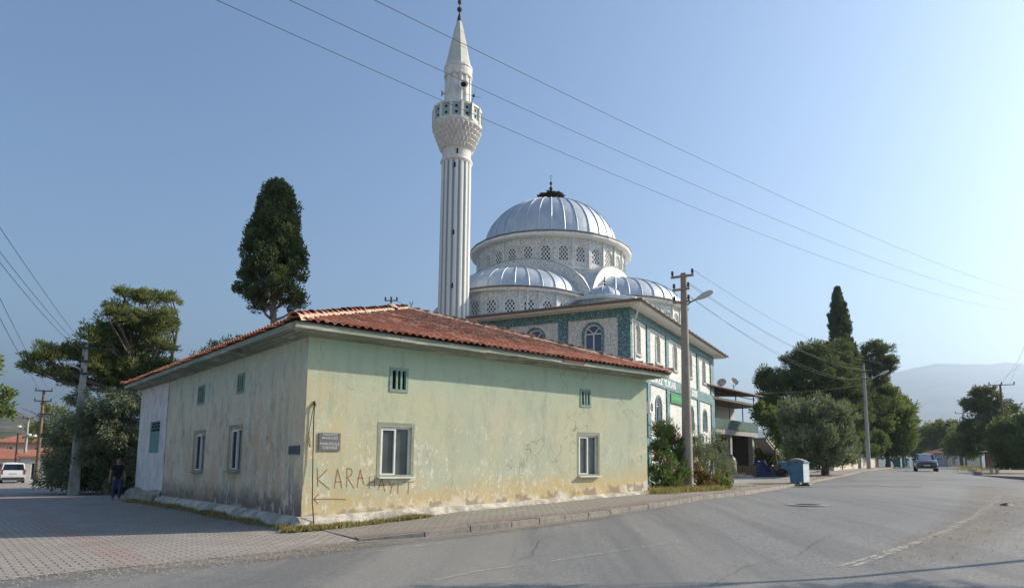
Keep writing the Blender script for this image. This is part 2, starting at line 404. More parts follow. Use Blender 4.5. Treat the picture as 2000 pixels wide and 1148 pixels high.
hill('far_hill', [(1250, 0.0), (1420, .02), (1500, .055), (1740, .137), (1900, .147), (2000, .153), (2300, .18), (2900, .16)], 3000, 7000, 8800, M_hill, 3, .28)
hill('left_hills', [(-1400, .09), (-600, .08), (-100, .082), (20, .078), (80, .067), (200, .055), (500, .04), (900, .0)], 700, 1900, 2900, M_hill, 8, .5)

# loose grit along the kerb and the edge of the paving
def grit_(line, n, spread, seed):
    rnd = random.Random(seed); m = MB(); seg = [Vector((p.x, p.y, 0)) for p in line]; L = [(b-a).length for a, b in zip(seg, seg[1:])]; T = sum(L)
    for _ in range(n):
        u_ = rnd.random()*T; i = 0
        while i < len(L)-1 and u_ > L[i]: u_ -= L[i]; i += 1
        q = seg[i].lerp(seg[i+1], min(1, u_/L[i])); x, y = q.x+rnd.gauss(0, spread), q.y+rnd.gauss(0, spread); r_ = rnd.uniform(.006, .02); z = g(x, y)+.034
        vs = [(x+r_*math.cos(a)*rnd.uniform(.7, 1.3), y+r_*math.sin(a)*rnd.uniform(.7, 1.3), z) for a in (0, 1.6, 3.1, 4.7)]+[(x, y, z+r_*.9)]; m.add(vs, [(0, 1, 4), (1, 2, 4), (2, 3, 4), (3, 0, 4)])
    return m
m = grit_([p+Vector((0, -.35, 0)) for p in ins[:9]], 1500, .16, 1); m2 = grit_([G(-40, 1140), G(150, 1124), G(300, 1110), G(450, 1094), G(600, 1080), G(680, 1068)], 900, .42, 2); m.add(m2.v, m2.f)
m2 = grit_([G(1700, 1112), G(1800, 1078), G(1880, 1045), G(1930, 1012), G(1955, 980)], 500, .5, 3); m.add(m2.v, m2.f)
tag(m.build('gravel', gm('loose_grit', (.30, .27, .22), .95, .5, 20)), kind='stuff')

M_seal = gm('crack_tar', (.085, .08, .075), .7, .3, 9)
for k_, pl_ in enumerate(([(1180, 1020), (1290, 1030), (1420, 1022), (1500, 1035), (1620, 1030)], [(1000, 1100), (1040, 1085), (1050, 1060), (1075, 1045)], [(1380, 1148), (1450, 1110), (1560, 1085), (1610, 1050), (1700, 1030)])):
    rnd = random.Random(k_); wp = [G(x, y) for x, y in pl_]; fine_ = []
    for a, b in zip(wp, wp[1:]):
        n = max(2, int((b-a).length/.18)); fine_ += [a.lerp(b, i/n)+Vector((rnd.gauss(0, .018), rnd.gauss(0, .018), 0)) for i in range(n)]
    line_sheet('road_crack', fine_, .009, .021, M_seal)
# ------------------------------------------------------------ shared building tools
def arch_pts(s0, s1, z0, z1, n=10, pointed=0.0):
    r = (s1-s0)/2; c = (s0+s1)/2; zc = z1-r*(1+pointed)
    return [(s1, zc)] + [(c+r*math.cos(PI*k/n), zc+r*(1+pointed)*math.sin(PI*k/n)) for k in range(1, n)] + [(s0, zc)]
def wall_open(m, o, e1, n, L, z0, z1, ops, depth=.18, s_from=0):
    """front face with cut openings and their reveals. ops: (s0,s1,za,zb,arch)"""
    o, e1, n = Vector(o), Vector(e1), Vector(n); up = Vector((0, 0, 1))
    P = lambda s, z, d=0: o+e1*s+up*z-n*d
    S = sorted(set([s_from, L]+[v for q in ops for v in q[:2]])); Z = sorted(set([z0, z1]+[v for q in ops for v in q[2:4]]))
    for sa, sb in zip(S, S[1:]):
        for za, zb in zip(Z, Z[1:]):
            cs, cz = (sa+sb)/2, (za+zb)/2
            if any(q[0] < cs < q[1] and q[2] < cz < q[3] for q in ops): continue
            m.add([P(sa, za), P(sb, za), P(sb, zb), P(sa, zb)], [(0, 1, 2, 3)])
    for q in ops:
        a, b, c, d = q[:4]
        if len(q) > 4 and q[4]:
            ar = arch_pts(a, b, c, d); k = len(ar)//2; zc = ar[0][1]
            for half, corner in ((ar[:k+1], (b, d)), (ar[k:], (a, d))):
                for p, r_ in zip(half, half[1:]): m.add([P(*corner), P(*p), P(*r_)], [(0, 2, 1)])
            loop = [(a, c), (b, c)] + ar
        else: loop = [(a, c), (b, c), (b, d), (a, d)]
        for p, r_ in zip(loop, loop[1:]+loop[:1]): m.add([P(*p), P(*r_), P(*r_, depth), P(*p, depth)], [(0, 3, 2, 1)])
    return m
def rect_frame(m, o, e1, n, s0, s1, z0, z1, w_, th):
    """box frame in wall plane; o..: outer face at +th from o plane"""
    o, e1, n = Vector(o), Vector(e1), Vector(n); up = Vector((0, 0, 1)); ax = Matrix((( e1.x, n.x, 0), (e1.y, n.y, 0), (e1.z, n.z, 1)))
    def bx(a, b, c, d): m.box(o+e1*(a+b)/2+up*(c+d)/2+n*th/2, (b-a, th, d-c), ax=ax)
    bx(s0, s1, z0, z0+w_); bx(s0, s1, z1-w_, z1); bx(s0, s0+w_, z0+w_, z1-w_); bx(s1-w_, s1, z0+w_, z1-w_)
    return bx
def pvc_window(par, o, e1, n, s0, s1, z0, z1, depth=.12, mull=2, fm=None, gl=None):
    o, e1, n = Vector(o), Vector(e1), Vector(n); oo = o-n*depth
    m = MB(); bx = rect_frame(m, oo, e1, n, s0, s1, z0, z1, .055, .06)
    m2 = MB(); mid = (s0+s1)/2
    if mull > 1: bx(mid-.028, mid+.028, z0+.055, z1-.055)
    # one sash a little proud
    rect_frame(m, oo+n*.055, e1, n, s0+.05, mid+.02, z0+.05, z1-.05, .045, .025)
    wd = m.build('window', fm or M_pvc, par)
    up = Vector((0, 0, 1))
    q = [oo+n*.02+e1*a+up*b for a, b in ((s0+.03, z0+.03), (s1-.03, z0+.03), (s1-.03, z1-.03), (s0+.03, z1-.03))]
    m2.add(q, [(0, 1, 2, 3)]); m2.build('pane', gl or glass(), wd)
    return wd
def dark_back(name, par, o, e1, n, s0, s1, z0, z1, depth):
    o, e1, n = Vector(o), Vector(e1), Vector(n); up = Vector((0, 0, 1))
    return MB().add([o-n*depth+e1*a+up*b for a, b in ((s0, z0), (s1, z0), (s1, z1), (s0, z1))], [(0, 1, 2, 3)]).build(name, gm('dark_interior', (.012, .012, .012), .9, .2, bump=0), par)
def ribbon(m, pts, wd, o, e1, n, off=.004):
    o, e1, n = Vector(o), Vector(e1), Vector(n); up = Vector((0, 0, 1))
    for (a, b), (c, d) in zip(pts, pts[1:]):
        p = Vector((a, b)); q = Vector((c, d)); t_ = (q-p); L = t_.length
        if L < 1e-5: continue
        t_ /= L; s_ = Vector((-t_.y, t_.x))*wd/2; p2 = p-t_*wd*.3; q2 = q+t_*wd*.3
        qd = [p2-s_, q2-s_, q2+s_, p2+s_]
        m.add([o+e1*k.x+up*k.y+n*off for k in qd], [(0, 1, 2, 3)])
def text_mesh(name, s, size, mt, par, o, e1, up=Vector((0, 0, 1)), align='CENTER', ext=.004, off=(0, 0), sx=1):
    cu_ = bpy.data.curves.new(name, 'FONT'); cu_.body = s; cu_.size = size; cu_.align_x = align; cu_.extrude = ext; cu_.offset = size*.012
    tmp = bpy.data.objects.new(name, cu_); col.objects.link(tmp); dg = bpy.context.evaluated_depsgraph_get()
    me = bpy.data.meshes.new_from_object(tmp.evaluated_get(dg)); bpy.data.objects.remove(tmp)
    e1 = Vector(e1).normalized(); up = Vector(up); nn = e1.cross(up); mm = Matrix(((e1.x, up.x, nn.x), (e1.y, up.y, nn.y), (e1.z, up.z, nn.z)))
    o = Vector(o)
    for v in me.vertices: v.co = mm @ Vector((v.co.x*sx+off[0], v.co.y+off[1], v.co.z)) + o
    me.materials.clear(); me.materials.append(mt); ob = bpy.data.objects.new(name, me); col.objects.link(ob); ob.parent = par
    return ob

M_pvc = gm('white_pvc', (.74, .74, .71), .45, .06, 4, bump=0, dirt=(.5, .48, .42))
# ------------------------------------------------------------ old plastered building
OB = Vector((ccx, ccy, 0)); ORZ = R(41.2); L1, W1, HW = 12.57, 17.3, 4.63
oinv = Matrix.Rotation(-ORZ, 3, 'Z')
camL = oinv @ (Vector((0, 0, H))-OB)
def onf(px, py):
    d = oinv @ ray(px, py); t = -camL.y/d.y; return (camL.x+d.x*t, H+d.z*t)
def onl(px, py):                       # left wall: distance from the corner, height
    d = oinv @ ray(px, py); t = -camL.x/d.x; return (camL.y+d.y*t, H+d.z*t)
old = empty('old_building', OB, ORZ, 'single-storey corner building with peeling pale green plaster and a red tiled roof', 'building')
# plaster materials
def plaster(name, left):
    t = NT(name); x, y, z = t.xyz()
    al = y if left else x
    n1 = t.noise(.55, 8, .65); n2 = t.noise(2.6, 8, .7); n3 = t.noise(22, 5, .7)
    sv_ = t.noise(2.0, 9, .75, t.mapv(t.tc(), (1, 1, .35)))
    if left:
        c = t.mix(t.ramp(n1, .38, .62), (0.66, 0.56, 0.41), (0.66, 0.59, 0.45))
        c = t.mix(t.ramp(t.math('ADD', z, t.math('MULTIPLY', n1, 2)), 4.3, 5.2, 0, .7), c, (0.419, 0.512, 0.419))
        m_o = t.math('MULTIPLY', t.ramp(t.noise(.7, 9, .75), .43, .55), t.ramp(t.math('ADD', z, t.math('MULTIPLY', al, .10)), 4.0, 2.6))
        c = t.mix(t.math('MULTIPLY', m_o, .75), c, (.62, .42, .27))
        c = t.mix(t.math('MULTIPLY', t.ramp(sv_, .5, .6), t.ramp(z, 4.5, 3.0, .2, .7)), c, (.36, .37, .31))
        c = t.mix(t.math('MULTIPLY', t.ramp(t.noise(1.5, 9, .8, t.mapv(t.tc(), (1, 1, .4), (0, 0, 0), (0, 7, 0))), .54, .60), .55), c, (.27, .26, .225))
        zb_ = t.math('ADD', z, t.math('MULTIPLY', t.noise(1.4, 9, .8), 1.7))
        c = t.mix(t.math('MULTIPLY', t.ramp(zb_, 1.85, 1.35), .95), c, (.19, .15, .135))
        fl = t.math('MULTIPLY', t.ramp(t.noise(3.6, 10, .8, t.mapv(t.tc(), (1, 1, .6))), .53, .55), t.math('MULTIPLY', t.ramp(t.noise(.6, 4), .42, .5), t.ramp(al, 9, 4, .3, 1)))
        c = t.mix(t.math('MULTIPLY', fl, .75), c, (.72, .64, .56))
    else:
        c = t.mix(t.ramp(n1, .35, .62), (.485, .50, .345), (.535, .52, .365))
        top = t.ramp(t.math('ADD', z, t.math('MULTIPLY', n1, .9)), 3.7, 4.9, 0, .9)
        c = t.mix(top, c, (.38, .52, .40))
        c = t.mix(t.math('MULTIPLY', t.ramp(t.noise(.45, 8, .75, t.mapv(t.tc(), (1, 1, .6), (0, 0, 0), (3, 0, 1))), .47, .56), .55), c, (.42, .48, .37))
        c = t.mix(t.math('MULTIPLY', t.ramp(sv_, .5, .62), .55), c, (.36, .39, .29))
        st_ = t.math('MULTIPLY', t.ramp(t.noise(1.0, 9, .8, t.mapv(t.tc(), (1, 1, .28), (0, 0, 0), (11, 0, 0))), .55, .63), t.ramp(z, 1.0, 1.8))
        c = t.mix(t.math('MULTIPLY', st_, .6), c, (.31, .34, .27))
        nz = t.noise(1.5, 9, .75, t.mapv(t.tc(), (1, 1, .8), (0, 0, 0), (2, 0, 2)))
        yl = t.math('MAXIMUM', t.ramp(t.math('ADD', t.math('SUBTRACT', z, t.math('MULTIPLY', al, .045)), t.math('MULTIPLY', nz, 1.5)), 1.75, 1.2),
                    t.math('MULTIPLY', t.ramp(t.math('ADD', al, t.math('MULTIPLY', z, .8)), 4.2, 1.6), t.ramp(nz, .4, .58)))
        c = t.mix(t.math('MULTIPLY', yl, t.ramp(n2, .3, .6, .45, .95)), c, (.59, .44, .21))
        rg = t.math('MULTIPLY', t.ramp(t.noise(.8, 5, .7, t.mapv(t.tc(), (1, 1, .7), (0, 0, 0), (0, 0, 4))), .46, .54), t.ramp(z, 3.2, 2.2))
        rg = t.math('MULTIPLY', rg, t.ramp(al, 12, 3, .3, 1))
        fl = t.math('MULTIPLY', t.ramp(t.noise(5.5, 10, .8, t.mapv(t.tc(), (1, 1, .6))), .535, .555), rg)
        fl = t.math('MAXIMUM', fl, t.math('MULTIPLY', t.ramp(t.noise(9, 8, .8, t.mapv(t.tc(), (1, 1, .6), (0, 0, 0), (5, 5, 5))), .60, .615), t.ramp(z, 3.2, 2.4)))
        c = t.mix(t.math('MULTIPLY', fl, .9), c, (.74, .71, .62))
        zz_ = t.math('SUBTRACT', z, t.math('MULTIPLY', al, .045))
        low = t.math('MULTIPLY', t.ramp(t.math('ADD', zz_, t.math('MULTIPLY', t.noise(3.5, 9, .8), 1.3)), 1.12, 1.02), t.ramp(t.noise(.7, 4), .42, .50))
        c = t.mix(t.math('MULTIPLY', low, t.ramp(al, 1, 6, .35, 1)), c, (.70, .64, .53))
        low2 = t.math('MULTIPLY', t.ramp(t.math('ADD', zz_, t.math('MULTIPLY', t.noise(5, 8, .75), .8)), .82, .74), t.ramp(t.noise(1.7, 3), .47, .54))
        c = t.mix(t.math('MULTIPLY', low2, .8), c, (.30, .24, .17))
    chip = t.ramp(t.math('ADD', t.math('ABSOLUTE', al), t.math('MULTIPLY', t.noise(3.5, 7, .75), .5)), .27, .22)
    c = t.mix(t.math('MULTIPLY', chip, t.ramp(z, 2.6, 1.6)), c, (.30, .26, .21))
    vo = t.node('ShaderNodeTexVoronoi', feature='DISTANCE_TO_EDGE'); dn = t.node('ShaderNodeTexNoise'); t.l.new(t.tc(), dn.inputs['Vector']); dn.inputs['Scale'].default_value = 1.6
    t.l.new(t.mix(.3, t.mapv(t.tc(), (.42, .42, .3)), dn.outputs['Color']), vo.inputs['Vector']); vo.inputs['Scale'].default_value = 1.2
    cm = t.math('MULTIPLY', t.ramp(vo.outputs[0], .001, .0045, 1, 0), t.ramp(t.noise(.5, 2), .47, .55))
    c = t.mix(t.math('MULTIPLY', cm, .6), c, (.16, .14, .11))
    c = t.mix(t.ramp(n3, .5, .75, 0, .3), c, (.25, .24, .17))
    t.bump(t.math('ADD', t.math('MULTIPLY', n2, .6), t.math('MULTIPLY', n3, .4)), .55, .025)
    return t.fin(c, .92, 0, .2)
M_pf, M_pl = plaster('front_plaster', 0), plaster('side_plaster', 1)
O0, E1, NF = Vector((0, 0, 0)), Vector((1, 0, 0)), Vector((0, -1, 0))
OL, E2, NL = Vector((0, W1, 0)), Vector((0, -1, 0)), Vector((-1, 0, 0))
def frect(x0, x1, y0, y1, fn):
    a = fn(x0, (y0+y1)/2); b = fn(x1, (y0+y1)/2); c = fn((x0+x1)/2, y0); d = fn((x0+x1)/2, y1)
    return [min(a[0], b[0]), max(a[0], b[0]), d[1], c[1]]
fw = [frect(742, 803, 833, 931, onf), frect(1131, 1168, 850, 929, onf)]
fv = [frect(761, 797, 718, 766, onf), frect(1133, 1154, 760, 795, onf)]
lw = [frect(378, 398, 846, 921, onl), frect(447, 470, 836, 920, onl)]
lv = [frect(387, 400, 752, 790, onl), frect(464, 478, 729, 768, onl)]
la = frect(294, 313, 823, 884, onl)
seam = onl(325, 850)[0]
print('front', fw, fv); print('left', lw, lv, la, seam)
lw = [[a, b, max(c, 1.15), min(d, 2.65)] for a, b, c, d in lw]
inv = lambda q: [W1-q[1], W1-q[0], q[2], q[3]]       # E2 runs towards the corner
m = MB(); wall_open(m, O0, E1, NF, L1, -.6, HW, [q+[0] for q in fw+fv], .16)
m.b2(12.39, L1-.003, .17, W1-.01, -.6, HW-.01); m.b2(0.17, 12.38, W1-.2, W1-.02, -.6, HW-.01)
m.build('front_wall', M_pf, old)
m = MB(); wall_open(m, OL, E2, NL, W1, -.6, HW, [inv(q)+[0] for q in lw+lv], .16, s_from=W1-seam)
m.build('side_wall', M_pl, old)
m = MB(); wall_open(m, OL+NL*.035, E2, NL, W1-seam, -.6, HW, [inv(la)+[0]], .18)
m.box((-.02, seam-.006, 2), (.035, .03, 5.2))
m.build('rear_wall_section', gm('annex_plaster', (.62, .58, .56), .92, .2, 1.5, dirt=(.3, .28, .27), bump=.5), old)
# grey cement bands round the openings
M_cem = gm('cement_surround', (.27, .29, .215), .9, .3, 4, dirt=(.25, .25, .19), bump=.5)
for q in fw: m = MB(); rect_frame(m, O0, E1, NF, q[0]-.085, q[1]+.08, q[2]-.02, q[3]+.105, .078, .006); m.build('window_surround', M_cem, old)
for q in lw: q2 = inv(q); m = MB(); rect_frame(m, OL, E2, NL, q2[0]-.09, q2[1]+.09, q2[2]-.02, q2[3]+.10, .085, .006); m.build('window_surround', M_cem, old)
for q in fw:
    wd = pvc_window(old, O0, E1, NF, *q, depth=.13, gl=glass('curtained_pane', (.055, .068, .066), .25))
    m = MB(); m.box(((q[0]+q[1])/2, -.015, q[2]-.015), (q[1]-q[0]+.1, .22, .035)); m.build('sill', M_pvc, wd)
    dark_back('room', wd, O0, E1, NF, q[0]-.1, q[1]+.1, q[2]-.1, q[3]+.1, .3)
for q in lw:
    q2 = inv(q); wd = pvc_window(old, OL, E2, NL, *q2, depth=.13)
    m = MB(); m.box((-.015, (q[0]+q[1])/2, q[2]-.015), (.2, q[1]-q[0]+.08, .035)); m.build('sill', M_cem, wd)
M_gw = gm('green_wood', (.20, .30, .25), .8, .3, 9, dirt=(.32, .34, .29), bump=.5)
def vent(o, e1, n, q, par):
    m = MB(); bx = rect_frame(m, o-n*.03, e1, n, *q, .075, .05); w_ = q[1]-q[0]-.15
    for k in range(1, 3):
        c = q[0]+.075+w_*k/3; bx(c-.028, c+.028, q[2]+.075, q[3]-.075)
    rect_frame(m, o-n*.05, e1, n, q[0]+.07, q[1]-.07, q[2]+.07, q[3]-.07, .02, .03)
    v = m.build('vent_window', M_gw, par); dark_back('opening', v, o, e1, n, q[0], q[1], q[2], q[3], .14)
for q in fv: vent(O0, E1, NF, q, old)
for q in lv: vent(OL, E2, NL, inv(q), old)
q = inv(la); m = MB(); zs = q[2]+(q[3]-q[2])*.68
bx = rect_frame(m, OL-NL*.05, E2, NL, *q, .05, .05); bx(q[0]+.05, q[1]-.05, q[2]+.05, zs); 
for k in range(1, 3): z_ = zs+(q[3]-zs)*k/3; bx(q[0]+.05, q[1]-.05, z_-.015, z_+.015)
bx((q[0]+q[1])/2-.015, (q[0]+q[1])/2+.015, zs, q[3]-.05)
v = m.build('shuttered_window', gm('teal_shutter', (.10, .24, .22), .7, .25, 6, dirt=(.25, .3, .27)), old); dark_back('opening', v, OL, E2, NL, *q, .14)
# plinth: rough whitewashed step along both walls
t = NT('whitewashed_plinth'); c = t.mix(t.ramp(t.noise(2.2, 8, .7), .42, .56), (.34, .31, .26), (.60, .56, .48)); c = t.mix(t.ramp(t.noise(9, 6, .75), .55, .68, 0, .8), c, (.30, .26, .21)); t.bump(t.noise(7, 6, .7), .9, .05); M_pli = t.fin(c, .95)
def plinth(n_, f):
    m = MB(); K = 5
    for i in range(n_+1):
        s_ = i/n_; p, nn, top = f(s_)
        j = .018*math.sin(i*.37)+.01*math.sin(i*1.13+1)+random.uniform(-.02, .02)
        gz_ = -.5
        prof = [(-.02, top+.0), (.10+j, top-.03+j*.5), (.21+j, top-.12+j), (.25+j, top-.3), (.27+j, gz_)]
        for d, z in prof: q = p+nn*d; m.v.append((q.x, q.y, z))
    for i in range(n_):
        for k in range(K-1): a = i*K+k; m.f.append((a, a+1, a+K+1, a+K))
    return m
def wg(lx, ly): p = OB+Matrix.Rotation(ORZ, 3, 'Z')@Vector((lx, ly, 0)); return g(p.x, p.y)
mp = plinth(90, lambda s_: (Vector((s_*L1-.1, 0, 0)), NF, wg(s_*L1, -.3)+.30-.06*s_))
mp.build('plinth', M_pli, old, smooth=40)
mp = plinth(90, lambda s_: (Vector((0, (1-s_)*seam-.05*s_, 0)), NL, wg(-.3, (1-s_)*seam)+.30))
mp.build('plinth', M_pli, old, smooth=40)
mp = plinth(24, lambda s_: (Vector((-.03, W1+.3-s_*(W1-seam+.35), 0)), NL*(1.3-.9*s_**6), wg(-.3, W1)+.50+.05*math.sin(s_*9)))
mp.b2(-.30, -.02, seam+.1, W1+.32, -.5, wg(-.3, W1)+.36)
mp.build('plinth', gm('stone_footing', (.30, .27, .23), .95, .3, 3, dirt=(.16, .14, .12), bump=.9), old, smooth=40)
m = MB(); m.lathe((0, 0, 0), [(.33, -.5), (.31, .05), (.24, .2), (.12, .29), (.001, .31)], 14); m.build('plinth', M_pli, old, smooth=True)
# eaves: fascia and soffit boards
t = NT('weathered_boards'); c = t.mix(t.ramp(t.noise(1.6, 8, .7, t.mapv(t.tc(), (.5, .5, 3))), .35, .65), (.30, .33, .265), (.22, .25, .20))
c = t.mix(t.ramp(t.noise(3, 8, .75, t.mapv(t.tc(), (.35, .35, 5))), .53, .6, 0, .85), c, (.55, .53, .45)); c = t.mix(t.ramp(t.noise(2.4, 8, .75, t.mapv(t.tc(), (.3, .3, 4), (0, 0, 0), (5, 2, 0))), .56, .66, 0, .85), c, (.12, .11, .09))
t.bump(t.noise(6, 6, .7, t.mapv(t.tc(), (.3, .3, 3))), .5, .02); M_brd = t.fin(c, .9)
OV = .56; z0e = HW; RISE = .10
m = MB()
for k in range(4):               # sloping soffit planks, mitred at the corners
    d0, d1 = k*OV/4, (k+1)*OV/4-.024; za, zb = z0e-.004+RISE*d0/OV, z0e-.004+RISE*d1/OV
    if k == 3: d1 = OV
    cs = lambda d: [(-d, -d), (L1+d, -d), (L1+d, W1+d), (-d, W1+d)]
    A4, B4 = cs(d0), cs(d1)
    for i in range(4):
        j = (i+1) % 4; q4 = [(*A4[i], za), (*A4[j], za), (*B4[j], zb), (*B4[i], zb)]
        m.add(q4+[(x, y, z_+.018) for x, y, z_ in q4], [(0, 1, 2, 3), (7, 6, 5, 4), (0, 4, 5, 1), (1, 5, 6, 2), (2, 6, 7, 3), (3, 7, 4, 0)])
m.build('soffit', M_brd, old)
m = MB(); a_ = OV; n_ = 5
for s0, s1 in [(k/n_, (k+1)/n_) for k in range(n_)]:
    dz = random.uniform(-.012, .012)
    m.b2(-a_-.03+s0*(L1+2*a_+.06)+.004, -a_-.03+s1*(L1+2*a_+.06)-.004, -a_-.035, -a_, z0e+RISE-.02+dz, z0e+RISE+.145+dz)
    m.b2(-a_-.035, -a_, -a_+s0*(W1+2*a_)+.004, -a_+s1*(W1+2*a_)-.004, z0e+RISE-.02+dz, z0e+RISE+.145+dz)
m.b2(L1+a_, L1+a_+.035, -a_, W1+a_, z0e+RISE-.02, z0e+RISE+.145); m.b2(-a_, L1+a_, W1+a_, W1+a_+.035, z0e+RISE-.02, z0e+RISE+.145)
m.build('fascia', M_brd, old)
m = MB(); s_ = onf(1075, 706)[0]; m.b2(s_, s_+.95, -a_-.06, -a_-.036, z0e+RISE+.03, z0e+RISE+.18); m.build('brick_patch', gm('old_brick', (.22, .10, .07), .9, .3, 12), old)
# roof
RO = OV+.09; ez = z0e+RISE+.145; hw = (L1+2*RO)/2; SL = (7.32-ez)/hw
t = NT('clay_tiles'); ta = t.node('ShaderNodeAttribute', attribute_name='tile').outputs['Fac']
c = t.mix(ta, (.68, .25, .13), (.36, .125, .075)); c = t.mix(t.ramp(ta, .72, .95), c, (.66, .36, .23))
zz = t.xyz()[2]
lich = t.math('MULTIPLY', t.ramp(t.noise(.8, 7, .7), .36, .52), t.ramp(zz, 5.0, 5.8, .2, 1))
dk = t.math('MULTIPLY', lich, t.ramp(t.noise(9, 6, .85), .40, .54))
c = t.mix(t.math('MULTIPLY', dk, .9), c, (.06, .048, .04)); c = t.mix(t.math('MULTIPLY', t.ramp(ta, .30, .18), t.ramp(zz, 4.9, 5.6, .05, .6)), c, (.09, .065, .05))
c = t.mix(t.ramp(t.noise(10, 6, .7), .6, .72, 0, .5), c, (.50, .30, .2))
t.bump(t.noise(20, 4, .7), .4, .01); M_tile = t.fin(c, .85, 0, .3)
def roof_plane(par, o, e, inw, L, rise_run, slope, tw=.205, tl=.33, ns=8, endrun=None):
    """o: eave start; e along eave; inw: inward horizontal; trims 45 degree hips at both ends"""
    o, e, inw = Vector(o), Vector(e), Vector(inw); ln = math.sqrt(1+slope*slope)
    rows = int(rise_run*ln/tl)+1; ncol = int(L/tw)+1; m = MB(); rnd = random.Random(3)
    nrm = (Vector((0, 0, 1))-inw*slope).normalized(); vals = []
    for r in range(rows):
        r0_, r1_ = r*tl/ln, min(rise_run, (r+1)*tl/ln)
        if r1_ <= r0_: break
        shift = rnd.uniform(-.02, .02)
        for cidx in range(ncol):
            s0 = cidx*tw+shift
            lim0 = r0_; lim1 = L-r0_
            if s0+tw < lim0 or s0 > lim1: continue
            base = len(m.v); lift = rnd.uniform(-.006, .012); tv = rnd.random()
            for ri, (rr, hh) in enumerate(((r0_-.02, .05), (r0_-.02, .035), (r1_, .012))):
                for k in range(ns+1):
                    s_ = min(max(s0+tw*k/ns, max(rr, 0)), L-max(rr, 0)); ph = k/ns
                    wv = .045*math.sin(PI*min(1, ph/.72)) if ph < .72 else -.012*math.sin(PI*(ph-.72)/.28)
                    hgt = hh+wv+lift
                    if ri == 0: hgt -= .035
                    p = o+e*s_+inw*rr+Vector((0, 0, slope*rr))+nrm*hgt; m.v.append(tuple(p))
            for ri in range(2):
                for k in range(ns): a = base+ri*(ns+1)+k; m.f.append((a, a+1, a+ns+2, a+ns+1)); vals.append(tv)
    ob = m.build('roof_tiles', M_tile, par, smooth=35)
    ob.data.attributes.new('tile', 'FLOAT', 'FACE').data.foreach_set('value', vals)
    return ob
XL, YL = L1+2*RO, W1+2*RO
roof_plane(old, (-RO, -RO, ez), (1, 0, 0), (0, 1, 0), XL, hw, SL)
roof_plane(old, (-RO, YL-RO, ez), (0, -1, 0), (1, 0, 0), YL, hw, SL)
roof_plane(old, (XL-RO, -RO, ez), (0, 1, 0), (-1, 0, 0), YL, hw, SL, ns=4)
roof_plane(old, (XL-RO, YL-RO, ez), (-1, 0, 0), (0, -1, 0), XL, hw, SL, ns=4)
# solid deck under the tiles so that nothing shows through
rt = ez+hw*SL; A_, B_, C_, D_ = (-RO, -RO, ez), (XL-RO, -RO, ez), (XL-RO, YL-RO, ez), (-RO, YL-RO, ez)
E_, G_ = (-RO+hw, -RO+hw, rt), (-RO+hw, YL-RO-hw, rt)
dn = lambda p: (p[0], p[1], p[2]-.03)
MB().add([dn(p) for p in (A_, B_, C_, D_, E_, G_)], [(0, 1, 4), (1, 2, 5, 4), (2, 3, 5), (3, 0, 4, 5), (3, 2, 1, 0)]).build('roof_deck', gm('roof_timber', (.035, .028, .024), .9, .3, 5), old)
def hip(par, p, q, mortar=True, seed=1):
    p, q = Vector(p), Vector(q); d = q-p; L = d.length; d.normalize(); n = int(L/.37); rnd = random.Random(seed)
    m = MB(); mo = MB(); side = d.cross(Vector((0, 0, 1))).normalized(); up = side.cross(d).normalized(); vals = []
    for i in range(n):
        a = p+d*(i*.37-.03); b = p+d*(i*.37+.40); base = len(m.v); j = rnd.uniform(-.012, .02); sj = rnd.uniform(-.02, .02); K = 8
        for (c, r_, h_) in ((a, .135, .085+j), (b, .10, .03+j)):
            for k in range(K+1):
                th = PI*k/K; m.v.append(tuple(c+side*(math.cos(th)*r_+sj)+up*(math.sin(th)*r_*.95+h_-.03)))
        base2 = len(m.v)
        for k in range(K+1):
            th = PI*k/K; m.v.append(tuple(a+side*(math.cos(th)*.11+sj)+up*(math.sin(th)*.11*.95+.085+j-.035)))
        tv = rnd.random()*.5+.45*(rnd.random() < .3)
        for k in range(K): m.f.append((base+k, base+k+1, base+K+2+k, base+K+1+k)); m.f.append((base2+k, base2+k+1, base+k+1, base+k)); vals += [tv, tv]
    ob = m.build('ridge_tiles', M_tile, par, smooth=40); ob.data.attributes.new('tile', 'FLOAT', 'FACE').data.foreach_set('value', vals)
    if mortar:
        NN = int(L/.12)
        for sg in (-1, 1):
            base = len(mo.v)
            for i in range(NN+1):
                c = p+d*(L*i/NN); w0 = .20+rnd.uniform(-.03, .05)
                mo.v.append(tuple(c+side*sg*.06+up*.095)); mo.v.append(tuple(c+side*sg*.14+up*(.07+rnd.uniform(-.015, .015)))); mo.v.append(tuple(c+side*sg*w0-up*(.02+w0*.12)))
            for i in range(NN):
                for k in range(2): a = base+i*3+k; mo.f.append((a, a+1, a+4, a+3))
        mo.build('ridge_mortar', gm('lime_mortar', (.50, .40, .30), .95, .25, 6, dirt=(.3, .17, .11), bump=.8), ob, smooth=True)
hip(old, A_, E_, True, 1); hip(old, B_, E_, True, 2); hip(old, E_, G_, True, 3); hip(old, D_, G_, False, 4); hip(old, C_, G_, False, 5)
